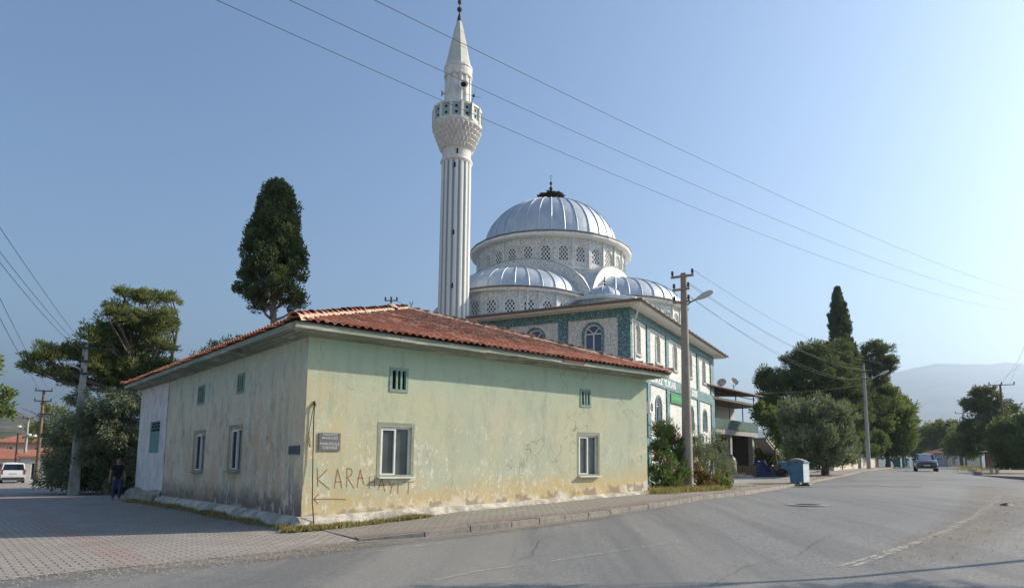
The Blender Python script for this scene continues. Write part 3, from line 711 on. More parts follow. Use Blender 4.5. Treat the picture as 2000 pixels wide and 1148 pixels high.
# graffiti
t = NT('rust_graffiti'); tr = t.node('ShaderNodeBsdfTransparent'); mx = t.node('ShaderNodeMixShader'); t.l.new(t.ramp(t.noise(14, 7, .85), .34, .52, .1, .9), mx.inputs[0]); t.fin((.34, .15, .07), .9); t.l.new(tr.outputs[0], mx.inputs[1]); t.l.new(t.b.outputs[0], mx.inputs[2]); t.l.new(mx.outputs[0], t.out.inputs[0]); M_gr = t.m
t = NT('grey_scrawl'); tr = t.node('ShaderNodeBsdfTransparent'); mx = t.node('ShaderNodeMixShader'); t.l.new(t.ramp(t.noise(30, 5, .75), .3, .6, .1, .8), mx.inputs[0]); t.fin((.14, .15, .13), .9); t.l.new(tr.outputs[0], mx.inputs[1]); t.l.new(t.b.outputs[0], mx.inputs[2]); t.l.new(mx.outputs[0], t.out.inputs[0]); M_gr2 = t.m
S3 = lambda pts: [onf(560+x/3.826, 760+y/3.826) for x, y in pts]
strokes = [[(228, 590), (230, 650), (232, 725)], [(300, 600), (262, 640), (228, 668), (270, 705), (318, 745)], [(356, 737), (368, 660), (380, 597), (398, 665), (412, 735)], [(364, 690), (410, 690)],
 [(447, 730), (449, 592), (478, 592), (490, 612), (482, 640), (452, 655), (475, 695), (502, 737)], [(525, 735), (537, 660), (550, 600), (562, 650), (577, 710)], [(532, 662), (572, 660)],
 [(617, 738), (618, 652)], [(655, 725), (658, 645)], [(617, 690), (657, 688)], [(686, 745), (708, 660), (733, 757)], [(684, 718), (735, 716)], [(762, 692), (785, 728)], [(803, 700), (785, 728), (773, 782)], [(832, 703), (830, 772)], [(868, 690), (948, 690)], [(913, 693), (905, 782)],
 [(440, 822), (330, 818), (203, 820)], [(238, 784), (203, 818), (230, 852)]]
for part, lb_ in ((strokes[:-2], 'rust red painted lettering KARAHAYIT'), (strokes[-2:], 'rust red arrow pointing left')):
    m = MB()
    for s_ in part: ribbon(m, S3(s_), .026, O0, E1, NF, .004)
    m.build('graffiti', M_gr, old)['label'] = lb_
S2 = lambda pts: [onf(900+x/2.61, 560+y/2.61) for x, y in pts]
m = MB()
for s_ in ([(385, 802), (393, 782), (408, 771), (422, 778), (424, 800), (408, 832), (388, 850)], [(387, 803), (375, 787), (362, 786), (354, 800), (352, 835), (360, 870), (374, 890)], [(330, 800), (338, 815), (345, 800), (340, 830), (332, 848), (345, 852)], [(340, 860), (335, 890)], [(302, 925), (306, 895), (314, 918), (322, 888), (326, 915)], [(300, 895), (296, 960)]):
    ribbon(m, S2(s_), .012, O0, E1, NF, .005)
m.build('heart_scrawl', M_gr2, old)
# street sign, plaque, cable, roof fittings
def wl(s_, z, off=0): return OB+Matrix.Rotation(ORZ, 3, 'Z')@Vector((s_, -off, z))
a = frect(622, 664, 845, 880, onf); p = wl((a[0]+a[1])/2, (a[2]+a[3])/2, .02); w_, h_ = a[1]-a[0], a[3]-a[2]
sg = empty('street_sign', p, ORZ, 'grey street name plate reading PAMUKKALE CADDESİ near the corner of the green wall', 'sign')
MB().box((0, 0, 0), (w_, .02, h_)).build('plate', gm('slate_plate', (.13, .135, .14), .55, .2, 6), sg)
M_let = gm('faded_white_letters', (.55, .55, .52), .7, .2, 20, bump=0)
for s_, z, sz in (('KARAHAYIT', .17, .075), ('MAHALLESİ', .075, .085), ('PAMUKKALE', -.085, .098), ('CADDESİ', -.185, .098)):
    text_mesh('lettering', s_, sz*h_/.48, M_let, sg, (0, -.0125, z*h_/.48), (1, 0, 0), ext=.0015)
a = frect(566, 586, 870, 887, onl)
pq = empty('plaque', OB+Matrix.Rotation(ORZ, 3, 'Z')@Vector((-.02, (a[0]+a[1])/2, (a[2]+a[3])/2)), ORZ, 'small dark number plaque on the shaded side wall by the corner', 'sign')
MB().box((0, 0, 0), (.02, a[1]-a[0], a[3]-a[2])).build('plate', gm('dark_plate', (.07, .07, .085), .6, .2, 6), pq)
m = MB(); fr = rect_frame(m, (0.011-.021, 0, 0), (0, -1, 0), (-1, 0, 0), -(a[1]-a[0])/2, (a[1]-a[0])/2, -(a[3]-a[2])/2, (a[3]-a[2])/2, .02, .008); m.build('rim', gm('plate_rim', (.16, .16, .17), .6), pq)
M_cab = gm('black_cable', (.03, .026, .024), .7, .3, 5, bump=0)
cb = MB(); f_ = lambda px, py, o=.05: Vector((onf(px, py)[0], -o, onf(px, py)[1]))
cb.tube([f_(613, 787), f_(611, 820), f_(609, 900, .06), f_(606, 980, .12), f_(603, 1030, .3)], .013, 6)
cb.tube([f_(612, 790), f_(606, 815, .07), f_(601, 845, .07), f_(600, 865), f_(604, 873), f_(603, 853)], .009, 5); cb.tube([f_(614, 784, 0), f_(613, 792, .06)], .03, 6)
o = cb.build('cable', M_cab, None, smooth=True, loc=OB, rz=ORZ); tag(o, 'black cable hanging down the corner of the green wall to the weeds', 'cable')
# insulator bracket on the hip
q = Vector(A_).lerp(Vector(E_), .80)+Vector((0, 0, .12)); q = OB+Matrix.Rotation(ORZ, 3, 'Z')@q
ib = empty('insulator_bracket', q, 0, 'black insulator bracket on a mortar lump on the tiled hip', 'insulator')
M_blk = gm('black_fitting', (.035, .03, .028), .6, .3, 6)
MB().lathe((0, 0, 0), [(.26, -.05), (.2, .03), (.1, .1), (.001, .12)], 10).build('mortar_lump', gm('lime_mortar', (.5, .4, .3)), ib, smooth=True)
m = MB().tube([(0, 0, .05), (0, 0, .26)], .03, 6); m.box((0, 0, .22), (.44, .03, .03)); m.build('bracket', M_blk, ib)
for x in (-.2, 0, .2): MB().lathe((x, 0, .235), [(.02, 0), (.035, .02), (.022, .04), (.04, .055), (.035, .11 if x == 0 else .08), (.001, .13)], 8).build('insulator', M_blk, ib, smooth=True)
q = OB+Matrix.Rotation(ORZ, 3, 'Z')@(Vector(E_)+Vector((.35, .2, -.05)))
rf = empty('roof_finial', q, 0, 'small iron rod with a crescent tip on the roof apex', 'finial')
MB().tube([(0, 0, 0), (0, 0, .3)], .018, 6).build('rod', M_blk, rf)
MB().tube([(.06*math.sin(k*.5-2.2), 0, .38-.07*math.cos(k*.5-2.2)*-1*-1) for k in range(10)], .014, 5).build('crescent', M_blk, rf)
# ------------------------------------------------------------ mosque
MC = Vector((4.72, 35, 0)); MRZ = R(-26.94)
mos = empty('mosque', MC, MRZ, 'two-storey mosque clad in white and teal mosaic under a big silver dome', 'mosque')
def mw(x, y, z=0): return MC + Matrix.Rotation(MRZ, 3, 'Z')@Vector((x, y, z))
def mosaic(name, base, chips, thr, sc=24.0, rough=.6):
    t = NT(name); v = t.node('ShaderNodeTexVoronoi'); t.l.new(t.tc(), v.inputs['Vector']); v.inputs['Scale'].default_value = sc
    r_ = t.xyz(v.outputs['Color']); c = t.mix(t.ramp(t.noise(.6, 6, .6), .3, .7), tuple(k*.88 for k in base), base)
    for (cc, lo, ch) in chips: c = t.mix(t.ramp(r_[ch], lo, lo+.01), c, cc)
    c = t.mix(t.ramp(t.noise(1.2, 8, .7, t.mapv(t.tc(), (1, 1, .25))), .55, .72, 0, .3), c, (.22, .22, .2))
    return t.fin(c, rough)
M_wm = mosaic('white_mosaic', (.74, .73, .68), [((.26, .31, .32), .76, 0), ((.54, .56, .55), .75, 1)], 0)
M_tm = mosaic('teal_mosaic', (.10, .225, .235), [((.03, .12, .15), .5, 0), ((.42, .50, .48), .88, 1)], 0)
M_wp = gm('white_render', (.76, .75, .71), .8, .1, 3, dirt=(.42, .42, .40))
t = NT('dome_sheet_metal'); n1 = t.noise(.7, 5, .6); c = t.mix(t.ramp(n1, .3, .7), (.44, .49, .54), (.58, .63, .68)); c = t.mix(t.ramp(t.noise(2.5, 8, .75, t.mapv(t.tc(), (1, 1, .3))), .5, .7, 0, .5), c, (.26, .28, .29)); t.bump(t.noise(1.4, 3, .5), .25, .05)
M_dm = t.fin(c, t.ramp(n1, .3, .7, .5, .68), .55)
M_ds = gm('roof_metal', (.58, .60, .61), .55, .15, 1.5, metal=.5, dirt=(.25, .24, .22))
M_gut = gm('gutter_metal', (.15, .13, .125), .6, .3, 5)
FX, FY = Vector((1, 0, 0)), Vector((0, 1, 0))
WT, YLm, XLm = 9.64, 18.8, 18.6
def lattice(name, w_, h_, sp, th=.03, bar=.035):
    m = MB(); ar = [(-w_/2, 0), (w_/2, 0)] + [(a, b) for a, b in arch_pts(-w_/2, w_/2, 0, h_)]
    # frame along the outline
    ctr = Vector((0, h_*.45)); n = len(ar); inn = []
    for i, p in enumerate(ar):
        p0, p1 = Vector(ar[i-1]), Vector(ar[(i+1) % n]); pv = Vector(p); a = (pv-p0).normalized(); b = (p1-pv).normalized()
        nn = Vector((-(a+b).y, (a+b).x)); nn.normalize(); k = max(.5, nn.dot(Vector((-a.y, a.x)))); inn.append(tuple(pv+nn*.075/k))
    for i in range(n):
        j = (i+1) % n; q = [ar[i], ar[j], inn[j], inn[i]]
        m.add([(x, 0, z) for x, z in q]+[(x, th*1.5, z) for x, z in q], [(0, 1, 2, 3), (3, 2, 6, 7), (1, 0, 4, 5)])
    def ins_(x, z):
        r_ = w_/2-.03
        if abs(x) > r_ or z < .03: return False
        return z < h_-w_/2 or x*x+(z-(h_-w_/2))**2 < r_*r_
    for sgn in (-1, 1):
        k = -h_
        while k < h_+w_:
            pts_ = [(x, k*1.0+sgn*x*1.35) for x in [(-w_/2+w_*i/60) for i in range(61)]]
            seg = [p for p in pts_ if ins_(*p)]
            if len(seg) > 3:
                a, b = Vector(seg[0]), Vector(seg[-1]); d = (b-a).normalized(); s_ = Vector((-d.y, d.x))*bar/2
                q = [a-s_, b-s_, b+s_, a+s_]; o_ = .008 if sgn > 0 else .012
                m.add([(p.x, o_, p.y) for p in q]+[(p.x, o_+th, p.y) for p in q], [(0, 1, 2, 3), (3, 2, 6, 7), (1, 0, 4, 5)])
            k += sp
    me_o = m.build(name, M_wp, None); me = me_o.data; bpy.data.objects.remove(me_o)
    p = MB().add([(-w_/2, .06, 0), (w_/2, .06, 0), (w_/2, .06, h_), (-w_/2, .06, h_)], [(0, 1, 2, 3)]).build('pane', glass('mosque_glass', (.012, .014, .016), .3), None); pm = p.data; bpy.data.objects.remove(p)
    return me, pm
lat_small = lattice('lattice_window', .76, 1.15, .30, bar=.05); lat_big = lattice('lattice_window', .8, 1.6, .30, bar=.05)
def place_lat(lat, loc, rz, par=None):
    o = bpy.data.objects.new('lattice_window', lat[0]); col.objects.link(o); o.parent = par or mos; o.location = loc; o.rotation_euler.z = rz
    q = bpy.data.objects.new('pane', lat[1]); col.objects.link(q); q.parent = o
def pvcY(w_, h_):
    m = MB(); zc = h_-w_/2
    th = .05
    ar = [(-w_/2, 0), (w_/2, 0)] + arch_pts(-w_/2, w_/2, 0, h_)
    n = len(ar)
    for i in range(n):
        a, b = Vector(ar[i]), Vector(ar[(i+1) % n]); ca, cb_ = Vector((0, zc if a.y > zc-.01 else a.y)), Vector((0, zc if b.y > zc-.01 else b.y))
        sh = lambda p: Vector((p.x*(1-.13/w_*1.0), zc+(p.y-zc)*(1-.13/w_) if p.y > zc-.01 else max(p.y, .065)))
        q = [a, b, sh(b), sh(a)]; m.add([(p.x, 0, p.y) for p in q]+[(p.x, th, p.y) for p in q], [(0, 1, 2, 3), (3, 2, 6, 7)])
    def bar(a, b, wd):
        a, b = Vector(a), Vector(b); d = (b-a).normalized(); s_ = Vector((-d.y, d.x))*wd/2; q = [a-s_, b-s_, b+s_, a+s_]
        m.add([(p.x, .004, p.y) for p in q]+[(p.x, th, p.y) for p in q], [(0, 1, 2, 3), (3, 2, 6, 7), (1, 0, 4, 5)])
    bar((0, .03), (0, zc), .07); bar((-w_/2+.03, zc), (w_/2-.03, zc), .06)
    r_ = w_/2-.04; bar((0, zc), (-r_*.72, zc+r_*.69), .05); bar((0, zc), (r_*.72, zc+r_*.69), .05)
    o = m.build('arched_window', M_pvc, None); me = o.data; bpy.data.objects.remove(o)
    p = MB().add([(-w_/2, .03, 0), (w_/2, .03, 0), (w_/2, .03, zc), (-w_/2, .03, zc)], [(0, 1, 2, 3)]).build('pane', glass('blue_pane', (.03, .045, .09)), None); pm = p.data; bpy.data.objects.remove(p)
    p = MB().add([(-w_/2, .03, zc), (w_/2, .03, zc), (w_/2, .03, h_), (-w_/2, .03, h_)], [(0, 1, 2, 3)]).build('fanlight', glass('violet_pane', (.03, .02, .12)), None); fm_ = p.data; bpy.data.objects.remove(p)
    return me, pm, fm_
pv = pvcY(1.0, 1.5)
def place_pv(loc, rz):
    o = bpy.data.objects.new('arched_window', pv[0]); col.objects.link(o); o.parent = mos; o.location = loc; o.rotation_euler.z = rz
    for nme, me in (('pane', pv[1]), ('fanlight', pv[2])):
        q = bpy.data.objects.new(nme, me); col.objects.link(q); q.parent = o
def arch_ring(m, o, e1, n, s0, s1, z0, z1, w_, th, foot=True):
    """surround band proud of the wall"""
    o, e1, n = Vector(o), Vector(e1), Vector(n); up = Vector((0, 0, 1))
    inn = [(s0, z0), ] + arch_pts(s0, s1, z0, z1)[::-1] + [(s1, z0)]
    out = [(s0-w_, z0), ] + arch_pts(s0-w_, s1+w_, z0, z1+w_)[::-1] + [(s1+w_, z0)]
    P = lambda p, d: o+e1*p[0]+up*p[1]+n*d
    for i in range(len(inn)-1):
        a, b, c, d = inn[i], inn[i+1], out[i+1], out[i]
        m.add([P(a, th), P(b, th), P(c, th), P(d, th), P(d, 0), P(c, 0), P(a, 0), P(b, 0)], [(0, 1, 2, 3), (3, 2, 5, 4), (1, 0, 6, 7)])
# front wall (faces -Y), e1 = +X from the left end
ms = lambda t_: XLm-t_
fwins = [2.03, 5.45, 9.2, 12.95, 16.6]
ops = [(ms(t_)-.5, ms(t_)+.5, 7.42, 8.92, 1) for t_ in fwins]
ops2 = [(ms(t_)-.5, ms(t_)+.5, 3.9, 5.4, 1) for t_ in fwins]
m = MB(); wall_open(m, (-XLm, 0, 0), (1, 0, 0), (0, -1, 0), XLm, -.6, WT, ops+ops2, .2)
rw = [1.25, 4.8, 8.4, 12.1, 15.9]
opr = [(t_-.4, t_+.4, 7.38, 8.98, 1) for t_ in rw]
oprl = [(t_-.5, t_+.5, 3.9, 5.4, 1) for i, t_ in enumerate(rw) if i != 2]
wall_open(m, (0, 0, 0), (0, 1, 0), (1, 0, 0), YLm, -.6, WT, opr+oprl, .2)
m.b2(-XLm, -.0, YLm-.2, YLm-.003, -.6, WT-.01); m.b2(-XLm+.003, -XLm+.2, .2, YLm-.21, -.6, WT-.01)
m.build('mosaic_wall', M_wm, mos)
for t_ in fwins:
    for z in (7.42, 3.9): place_pv((-t_, .1, z), 0)
for t_ in rw: place_lat(lat_big, (-.1, t_, 7.38), R(90))
for i, t_ in enumerate(rw):
    if i != 2: place_pv((-.12, t_, 3.9), R(90))
for t_ in fwins:
    for z in (7.42, 3.9): m = MB(); arch_ring(m, (0, 0, 0), FX, (0, -1, 0), -t_-.5, -t_+.5, z, z+1.5, .13, .05); m.build('window_surround', M_tm, mos)
for i, t_ in enumerate(rw):
    if i != 2: m = MB(); arch_ring(m, (0, 0, 0), FY, (1, 0, 0), t_-.5, t_+.5, 3.9, 5.4, .13, .05); m.build('window_surround', M_tm, mos)
M_gm = gm('grey_marble', (.35, .37, .37), .5, .15, 5)
for t_ in rw: m = MB(); arch_ring(m, (0, 0, 0), FY, (1, 0, 0), t_-.4, t_+.4, 7.38, 8.98, .07, .035); m.b2(0, .09, t_-.5, t_+.5, 7.26, 7.382); m.build('window_sill', M_gm, mos)
for t_ in fwins: MB().b2(-t_-.6, -t_+.6, -.1, 0, 7.3, 7.38).build('window_sill', M_gm, mos)
# teal frame: beams and pilasters
m = MB(); TH = .075
fp = [(0, .62)] + [(c-.28, c+.28) for c in (3.75, 7.35, 11.1, 14.8)] + [(XLm-.62, XLm)]
rp = [(c-.27, c+.27) for c in (2.95, 6.6, 10.25, 14.0)] + [(17.75, YLm)]
for z0, z1 in ((9.2, WT), (6.0, 6.68), (2.6, 3.0)):
    m.b2(-XLm, 0, -TH, 0, z0, z1); m.b2(0, TH, -TH, YLm, z0, z1)
for za, zb in ((6.68, 9.2), (3.0, 6.0), (-.6, 2.6)):
    for a, b in fp: m.b2(-b, -a, -TH, 0, za, zb)
    for a, b in rp: m.b2(0, TH, a, b, za, zb)
    m.b2(0, TH, -TH, .22, za, zb)
m.build('teal_frame', M_tm, mos)
# lettering on the band and green board
M_lt = gm('band_letters', (.80, .82, .80), .7, .1, 20, bump=0)
text_mesh('lettering', 'MERKEZ YUKARI', .58, M_lt, mos, (TH+.004, 2.75, 6.16), (0, 1, 0), align='LEFT', sx=1.28)
text_mesh('lettering', 'CAMİİ 2008', .58, M_lt, mos, (TH+.004, 9.6, 6.16), (0, 1, 0), align='LEFT', sx=1.28)
gs = empty('green_board', mw(TH+.01, 8.4, 5.6), MRZ, 'green lettered board fixed under the text band of the mosque', 'sign')
MB().box((.02, 0, 0), (.04, 2.9, .62)).build('board', gm('green_board_paint', (.02, .20, .05), .5, .2, 4), gs)
text_mesh('lettering', 'KUR’AN KURSU', .34, gm('green_board_letters', (.10, .5, .2), .6), gs, (.042, 0, -.12), (0, 1, 0))
# eave slab, gutter, low roof
m = MB(); ov = .85
for z0, z1, q in ((WT+.003, WT+.13, ov), (WT+.131, WT+.2, ov+.05)): m.b2(-XLm-q, q, -q, YLm+q, z0, z1)
m.build('eave', M_wp, mos)
m = MB()
for (p, q) in (((-XLm-.95, -.96), (.96, -.96)), ((.96, -.96), (.96, YLm+.96))):
    m.tube([(p[0], p[1], WT+.14), (q[0], q[1], WT+.14)], .075, 8)
    n_ = 24
    for k in range(n_): c = Vector(p).lerp(Vector(q), (k+.5)/n_); m.box((c.x, c.y, WT+.15), (.2, .2, .04))
m.build('gutter', M_gut, mos)
z1 = WT+.201; z2 = WT+.5
m = MB().add([(-XLm-.9, -.9, z1), (.9, -.9, z1), (.9, YLm+.9, z1), (-XLm-.9, YLm+.9, z1), (-XLm+3, 3, z2), (-3, 3, z2), (-3, YLm-3, z2), (-XLm+3, YLm-3, z2)], [(0, 1, 5, 4), (1, 2, 6, 5), (2, 3, 7, 6), (3, 0, 4, 7), (4, 5, 6, 7)])
m.build('low_roof', M_ds, mos)
CX, CY = -9.3, 9.86; CC = Vector((CX, CY, 0))
def dome_mesh(c, a, b, z0, a0=0, a1=2*PI, seams=32, nn=64, rib=.035, skirt=None):
    m = MB(); prof = ([(skirt[0], skirt[1])] if skirt else []) + [(a*math.cos(PI/2*k/16), z0+b*math.sin(PI/2*k/16)) for k in range(17)]
    prof[-1] = (.001, z0+b); m.lathe(c, prof, nn, a0, a1)
    for k in range(seams+(0 if a1-a0 > 6.2 else 1)):
        th = a0+(a1-a0)*k/seams; m.tube([(c[0]+(r_+.01)*math.cos(th), c[1]+(r_+.01)*math.sin(th), z+.012) for r_, z in prof[:-1]], rib, 4)
    return m
HC = 4.85
# semi-domes: front, right, rear
for k, (dx, dy, ph) in enumerate(((0, -1, PI), (1, 0, -PI/2), (0, 1, 0), (-1, 0, PI/2))):
    c = (CX+dx*HC, CY+dy*HC, 0); nf = 12; rw_ = 4.4; m = MB(); holder = []
    for i in range(nf):
        th0, th1 = ph+PI*i/nf, ph+PI*(i+1)/nf; p = Vector((c[0]+rw_*math.cos(th0), c[1]+rw_*math.sin(th0), 0)); q = Vector((c[0]+rw_*math.cos(th1), c[1]+rw_*math.sin(th1), 0))
        e = (q-p); L = e.length; e.normalize(); n = Vector((e.y, -e.x, 0))
        wall_open(m, p, e, n, L, 9.65, 11.6, [(L/2-.38, L/2+.38, 10.05, 11.2, 1)], .14)
        m.box(p+Vector((0, 0, 10.6)), (.13, .13, 1.98), math.atan2(e.y, e.x))
        cpos = p+e*L/2-n*.06+Vector((0, 0, 10.05)); holder.append((cpos, math.atan2(e.y, e.x)))
    sw_ = m.build('semi_dome_wall', M_wm, mos)
    for cpos, rz_ in holder: place_lat(lat_small, cpos, rz_, sw_)
    m = MB().lathe(c, [(4.35, 11.602), (4.72, 11.61), (4.76, 11.73), (4.74, 11.81), (4.45, 11.85)], 36, ph, ph+PI); m.build('semi_dome_eave', M_wp, mos)
    m = MB().tube([(c[0]+4.8*math.cos(ph+PI*i/40), c[1]+4.8*math.sin(ph+PI*i/40), 11.77) for i in range(41)], .055, 6); m.build('gutter', M_gut, mos)
    dome_mesh(c, 4.5, 2.05, 11.8, ph, ph+PI, 17, 40, .035, (4.72, 11.74)).build('semi_dome', M_dm, mos, smooth=30)
    # great arch with its extrados
    e = Vector((-dy, dx, 0)); n = Vector((dx, dy, 0)); oc = CC+n*HC; N = 32
    m = MB(); m2 = MB()
    A = [(4.62*math.cos(PI*i/N), 11.2+2.75*math.sin(PI*i/N)) for i in range(N+1)]; B = [(5.3*math.cos(PI*i/N), 11.2+3.42*math.sin(PI*i/N)) for i in range(N+1)]
    P = lambda p, d: oc+e*p[0]+Vector((0, 0, p[1]))+n*d
    for i in range(N): m.add([P(A[i], .45), P(A[i+1], .45), P(B[i+1], .45), P(B[i], .45), P(A[i], -.3), P(A[i+1], -.3), P(B[i], -.3), P(B[i+1], -.3)], [(0, 1, 2, 3), (1, 0, 4, 5), (3, 2, 7, 6)])
    m.build('great_arch', M_wm, mos)
    Bc = [(x*1.012, z+.05) for x, z in B]
    for i in range(N): m2.add([P(Bc[i], .5), P(Bc[i+1], .5), P(Bc[i+1], -HC), P(Bc[i], -HC), P(B[i], .46), P(B[i+1], .46)], [(0, 3, 2, 1), (0, 1, 5, 4)])
    m2.build('arch_roof', M_ds, mos, smooth=30)
m = MB(); m.box((CX, CY, 10.8), (9.9, 9.9, 2.4)); m.build('central_block', M_wm, mos)
m = MB()
for k in range(4):
    a = PI/4+k*PI/2; arc = [(CX+5.42*math.cos(a+R(d)), CY+5.42*math.sin(a+R(d)), 13.45-abs(d)*.004) for d in range(-27, 28, 6)]
    tip = (CX+7.25*math.cos(a), CY+7.25*math.sin(a), 11.95); nA = len(arc); base = len(m.v)
    low = [(CX+(5.1)*1.0*math.cos(a)*1.42, CY+5.1*math.sin(a)*1.42, 11.9)]
    s1 = (CX+5.2*math.cos(a)*1.414-2.3*(-math.sin(a))*-1, 0, 0)
    m.add(arc+low, [(i, nA, i+1) for i in range(nA-1)])
    for i in range(1, nA-1, 2): m.tube([arc[i], Vector(arc[i]).lerp(Vector(low[0]), .9)], .03, 4)
m.build('corner_roof', M_ds, mos)
# drum
NF_ = 28; RD = 5.22; m = MB(); hold = []
for i in range(NF_):
    th0, th1 = 2*PI*i/NF_+.05, 2*PI*(i+1)/NF_+.05; p = Vector((CX+RD*math.cos(th0), CY+RD*math.sin(th0), 0)); q = Vector((CX+RD*math.cos(th1), CY+RD*math.sin(th1), 0))
    e = q-p; L = e.length; e.normalize(); n = Vector((e.y, -e.x, 0))
    wall_open(m, p, e, n, L, 11.9, 16.02, [(L/2-.38, L/2+.38, 14.42, 15.57, 1)], .14)
    m.box(p+Vector((0, 0, 15.02)), (.14, .14, 1.98), math.atan2(e.y, e.x)); hold.append((p+e*L/2-n*.06+Vector((0, 0, 14.42)), math.atan2(e.y, e.x)))
dr = m.build('drum_wall', M_wm, mos)
for c_, rz_ in hold: place_lat(lat_small, c_, rz_, dr)
MB().lathe(CC, [(5.15, 13.98), (5.3, 14.0), (5.3, 14.06), (5.15, 14.1)], NF_, ph=.05).build('drum_moulding', M_wp, mos)
MB().lathe(CC, [(5.15, 16.022), (5.68, 16.03), (5.74, 16.12), (5.72, 16.28), (5.4, 16.32)], NF_, ph=.05).build('drum_eave', M_wp, mos)
MB().lathe(CC, [(5.73, 16.22), (5.76, 16.26), (5.76, 16.32), (5.7, 16.36), (5.64, 16.3)], NF_, ph=.05).build('gutter', M_gut, mos)
dome_mesh(CC, 4.76, 3.8, 16.46, 0, 2*PI, 34, 68, .04, (5.68, 16.31)).build('dome', M_dm, mos, smooth=30)
def finial(c, s, par, name='finial'):
    pr = [(.10, 0), (.07, .12), (.03, .16), (.03, .24), (.10, .32), (.13, .40), (.10, .48), (.03, .55), (.03, .62), (.09, .68), (.11, .75), (.09, .82), (.025, .88), (.025, .95), (.07, 1.0), (.085, 1.06), (.07, 1.12), (.02, 1.17), (.015, 1.4), (.001, 1.42)]
    m = MB().lathe(c, [(r_*s, z*s) for r_, z in pr], 10)
    cz = Vector(c)+Vector((0, 0, 1.46*s)); m.tube([cz+Vector((math.sin(k*.55+.6)*.07*s, 0, -math.cos(k*.55+.6)*.07*s)) for k in range(10)], .014*s, 4)
    return m.build(name, M_blk, par, smooth=40)
finial((CX, CY, 20.42), 1.25, mos)
# little corner dome
cd = (-2.35, 2.55, 0); ph8 = PI/8
MB().lathe(cd, [(1.75, WT+.25), (1.75, 10.5)], 8, ph=ph8).build('corner_turret', M_wm, mos)
MB().lathe(cd, [(1.7, 10.5), (2.25, 10.46), (2.28, 10.62), (2.2, 10.66), (.8, 10.98), (.001, 10.98)], 8, ph=ph8).build('turret_roof', M_ds, mos)
dome_mesh(cd, .95, .62, 10.95, 0, 2*PI, 14, 28, .022).build('small_dome', M_dm, mos, smooth=30)
finial((cd[0], cd[1], 11.5), .55, mos)
# downpipes
m = MB().tube([(.85, -.85, WT+.05), (.75, -.7, WT-.2), (.16, .3, WT-.75), (.15, .32, WT-1), (.15, .32, .3)], .055, 8); m.build('downpipe', M_wp, mos)
m = MB().tube([(CX+2.75, CY-HC-3.9, 11.7), (CX+2.62, CY-HC-3.62, 11.4), (CX+2.6, CY-HC-3.6, 9.8)], .05, 8); m.build('downpipe', M_wp, mos)
# stork nest on the dome
np_ = mw(CX, CY, 20.28); rnd = random.Random(4); m = MB()
for k in range(900):
    a = rnd.uniform(0, 2*PI); hh_ = rnd.random()**.7; r_ = (.95-.35*abs(hh_-.75))*rnd.random()**.35; z = .62*hh_-.05; d = a+PI/2+rnd.gauss(0, .5); L = rnd.uniform(.2, .6)
    p = Vector((r_*math.cos(a), r_*math.sin(a), z)); v = Vector((math.cos(d), math.sin(d), rnd.gauss(0, .18)))*L/2; m.tube([p-v, p+v], .026, 3, cap=False)
tag(m.build('nest', gm('twigs', (.07, .05, .035), .95, .3, 8), None, loc=np_), 'untidy twig nest around the finial on top of the great dome', 'nest')
# ------------------------------------------------------------ minaret
mp_ = mw(-10.3, -1.0); mi = empty('minaret', (-4.83, 38.75, 0), MRZ, 'tall white fluted minaret with one balcony and a pointed cone', 'minaret')
mg = g(-4.83, 38.75)
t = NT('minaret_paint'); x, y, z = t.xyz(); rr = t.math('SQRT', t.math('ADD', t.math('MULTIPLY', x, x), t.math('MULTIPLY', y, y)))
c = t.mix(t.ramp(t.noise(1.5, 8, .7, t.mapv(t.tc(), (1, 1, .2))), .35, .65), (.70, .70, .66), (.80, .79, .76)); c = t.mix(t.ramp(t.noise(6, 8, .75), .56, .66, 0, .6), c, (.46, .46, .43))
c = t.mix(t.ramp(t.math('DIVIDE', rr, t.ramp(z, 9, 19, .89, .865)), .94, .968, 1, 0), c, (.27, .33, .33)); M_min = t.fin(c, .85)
M_mp = gm('minaret_plain', (.68, .67, .63), .85, .15, 3, dirt=(.38, .38, .35), bump=.4)
def fluted(m, prof, n=16, dep=.065):
    pts_ = []
    K = n*6
    for r_, z in prof:
        for k in range(K):
            ph = (k % 6); rr_ = r_*(1-dep*(1 if ph in (0,) else (.9 if ph in (1, 5) else 0))); th = 2*PI*k/K; pts_.append((rr_*math.cos(th), rr_*math.sin(th), z))
    m.add(pts_, [(i*K+k, i*K+(k+1) % K, (i+1)*K+(k+1) % K, (i+1)*K+k) for i in range(len(prof)-1) for k in range(K)]); return m
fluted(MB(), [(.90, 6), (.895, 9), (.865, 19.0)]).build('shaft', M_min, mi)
MB().lathe((0, 0, 0), [(1.3, mg-.6), (1.3, 4.6), (.95, 6.0), (.93, 6.1)], 8).build('pedestal', M_mp, mi)
MB().lathe((0, 0, 0), [(.84, 18.9), (.93, 19.0), (.95, 19.06), (.93, 19.12), (.84, 19.15), (.83, 19.75), (.86, 19.8)], 32).build('neck', M_mp, mi, smooth=40)
m = MB(); nt_ = 30
for k in range(5):
    z0, z1_ = 19.78+k*.27, 19.78+(k+1)*.27; r0_, r1_ = .86+.105*k, .86+.105*(k+1); K = nt_*2
    pts_ = []
    for rA, z_, amp in ((r0_-.02, z0, .0), (r0_+.02, z0+.03, .07), (r1_, z0+.2, .10), (r1_+.03, z0+.22, 0), (r1_+.03, z1_-.0, 0)):
        for j in range(K): th = 2*PI*(j+.5*(k % 2)*2)/K; q = rA+(amp if j % 2 else -amp*.3); pts_.append((q*math.cos(th), q*math.sin(th), z_-(0.05 if (j % 2 and amp) else 0)))
    m.add(pts_, [(i*K+j, i*K+(j+1) % K, (i+1)*K+(j+1) % K, (i+1)*K+j) for i in range(4) for j in range(K)])
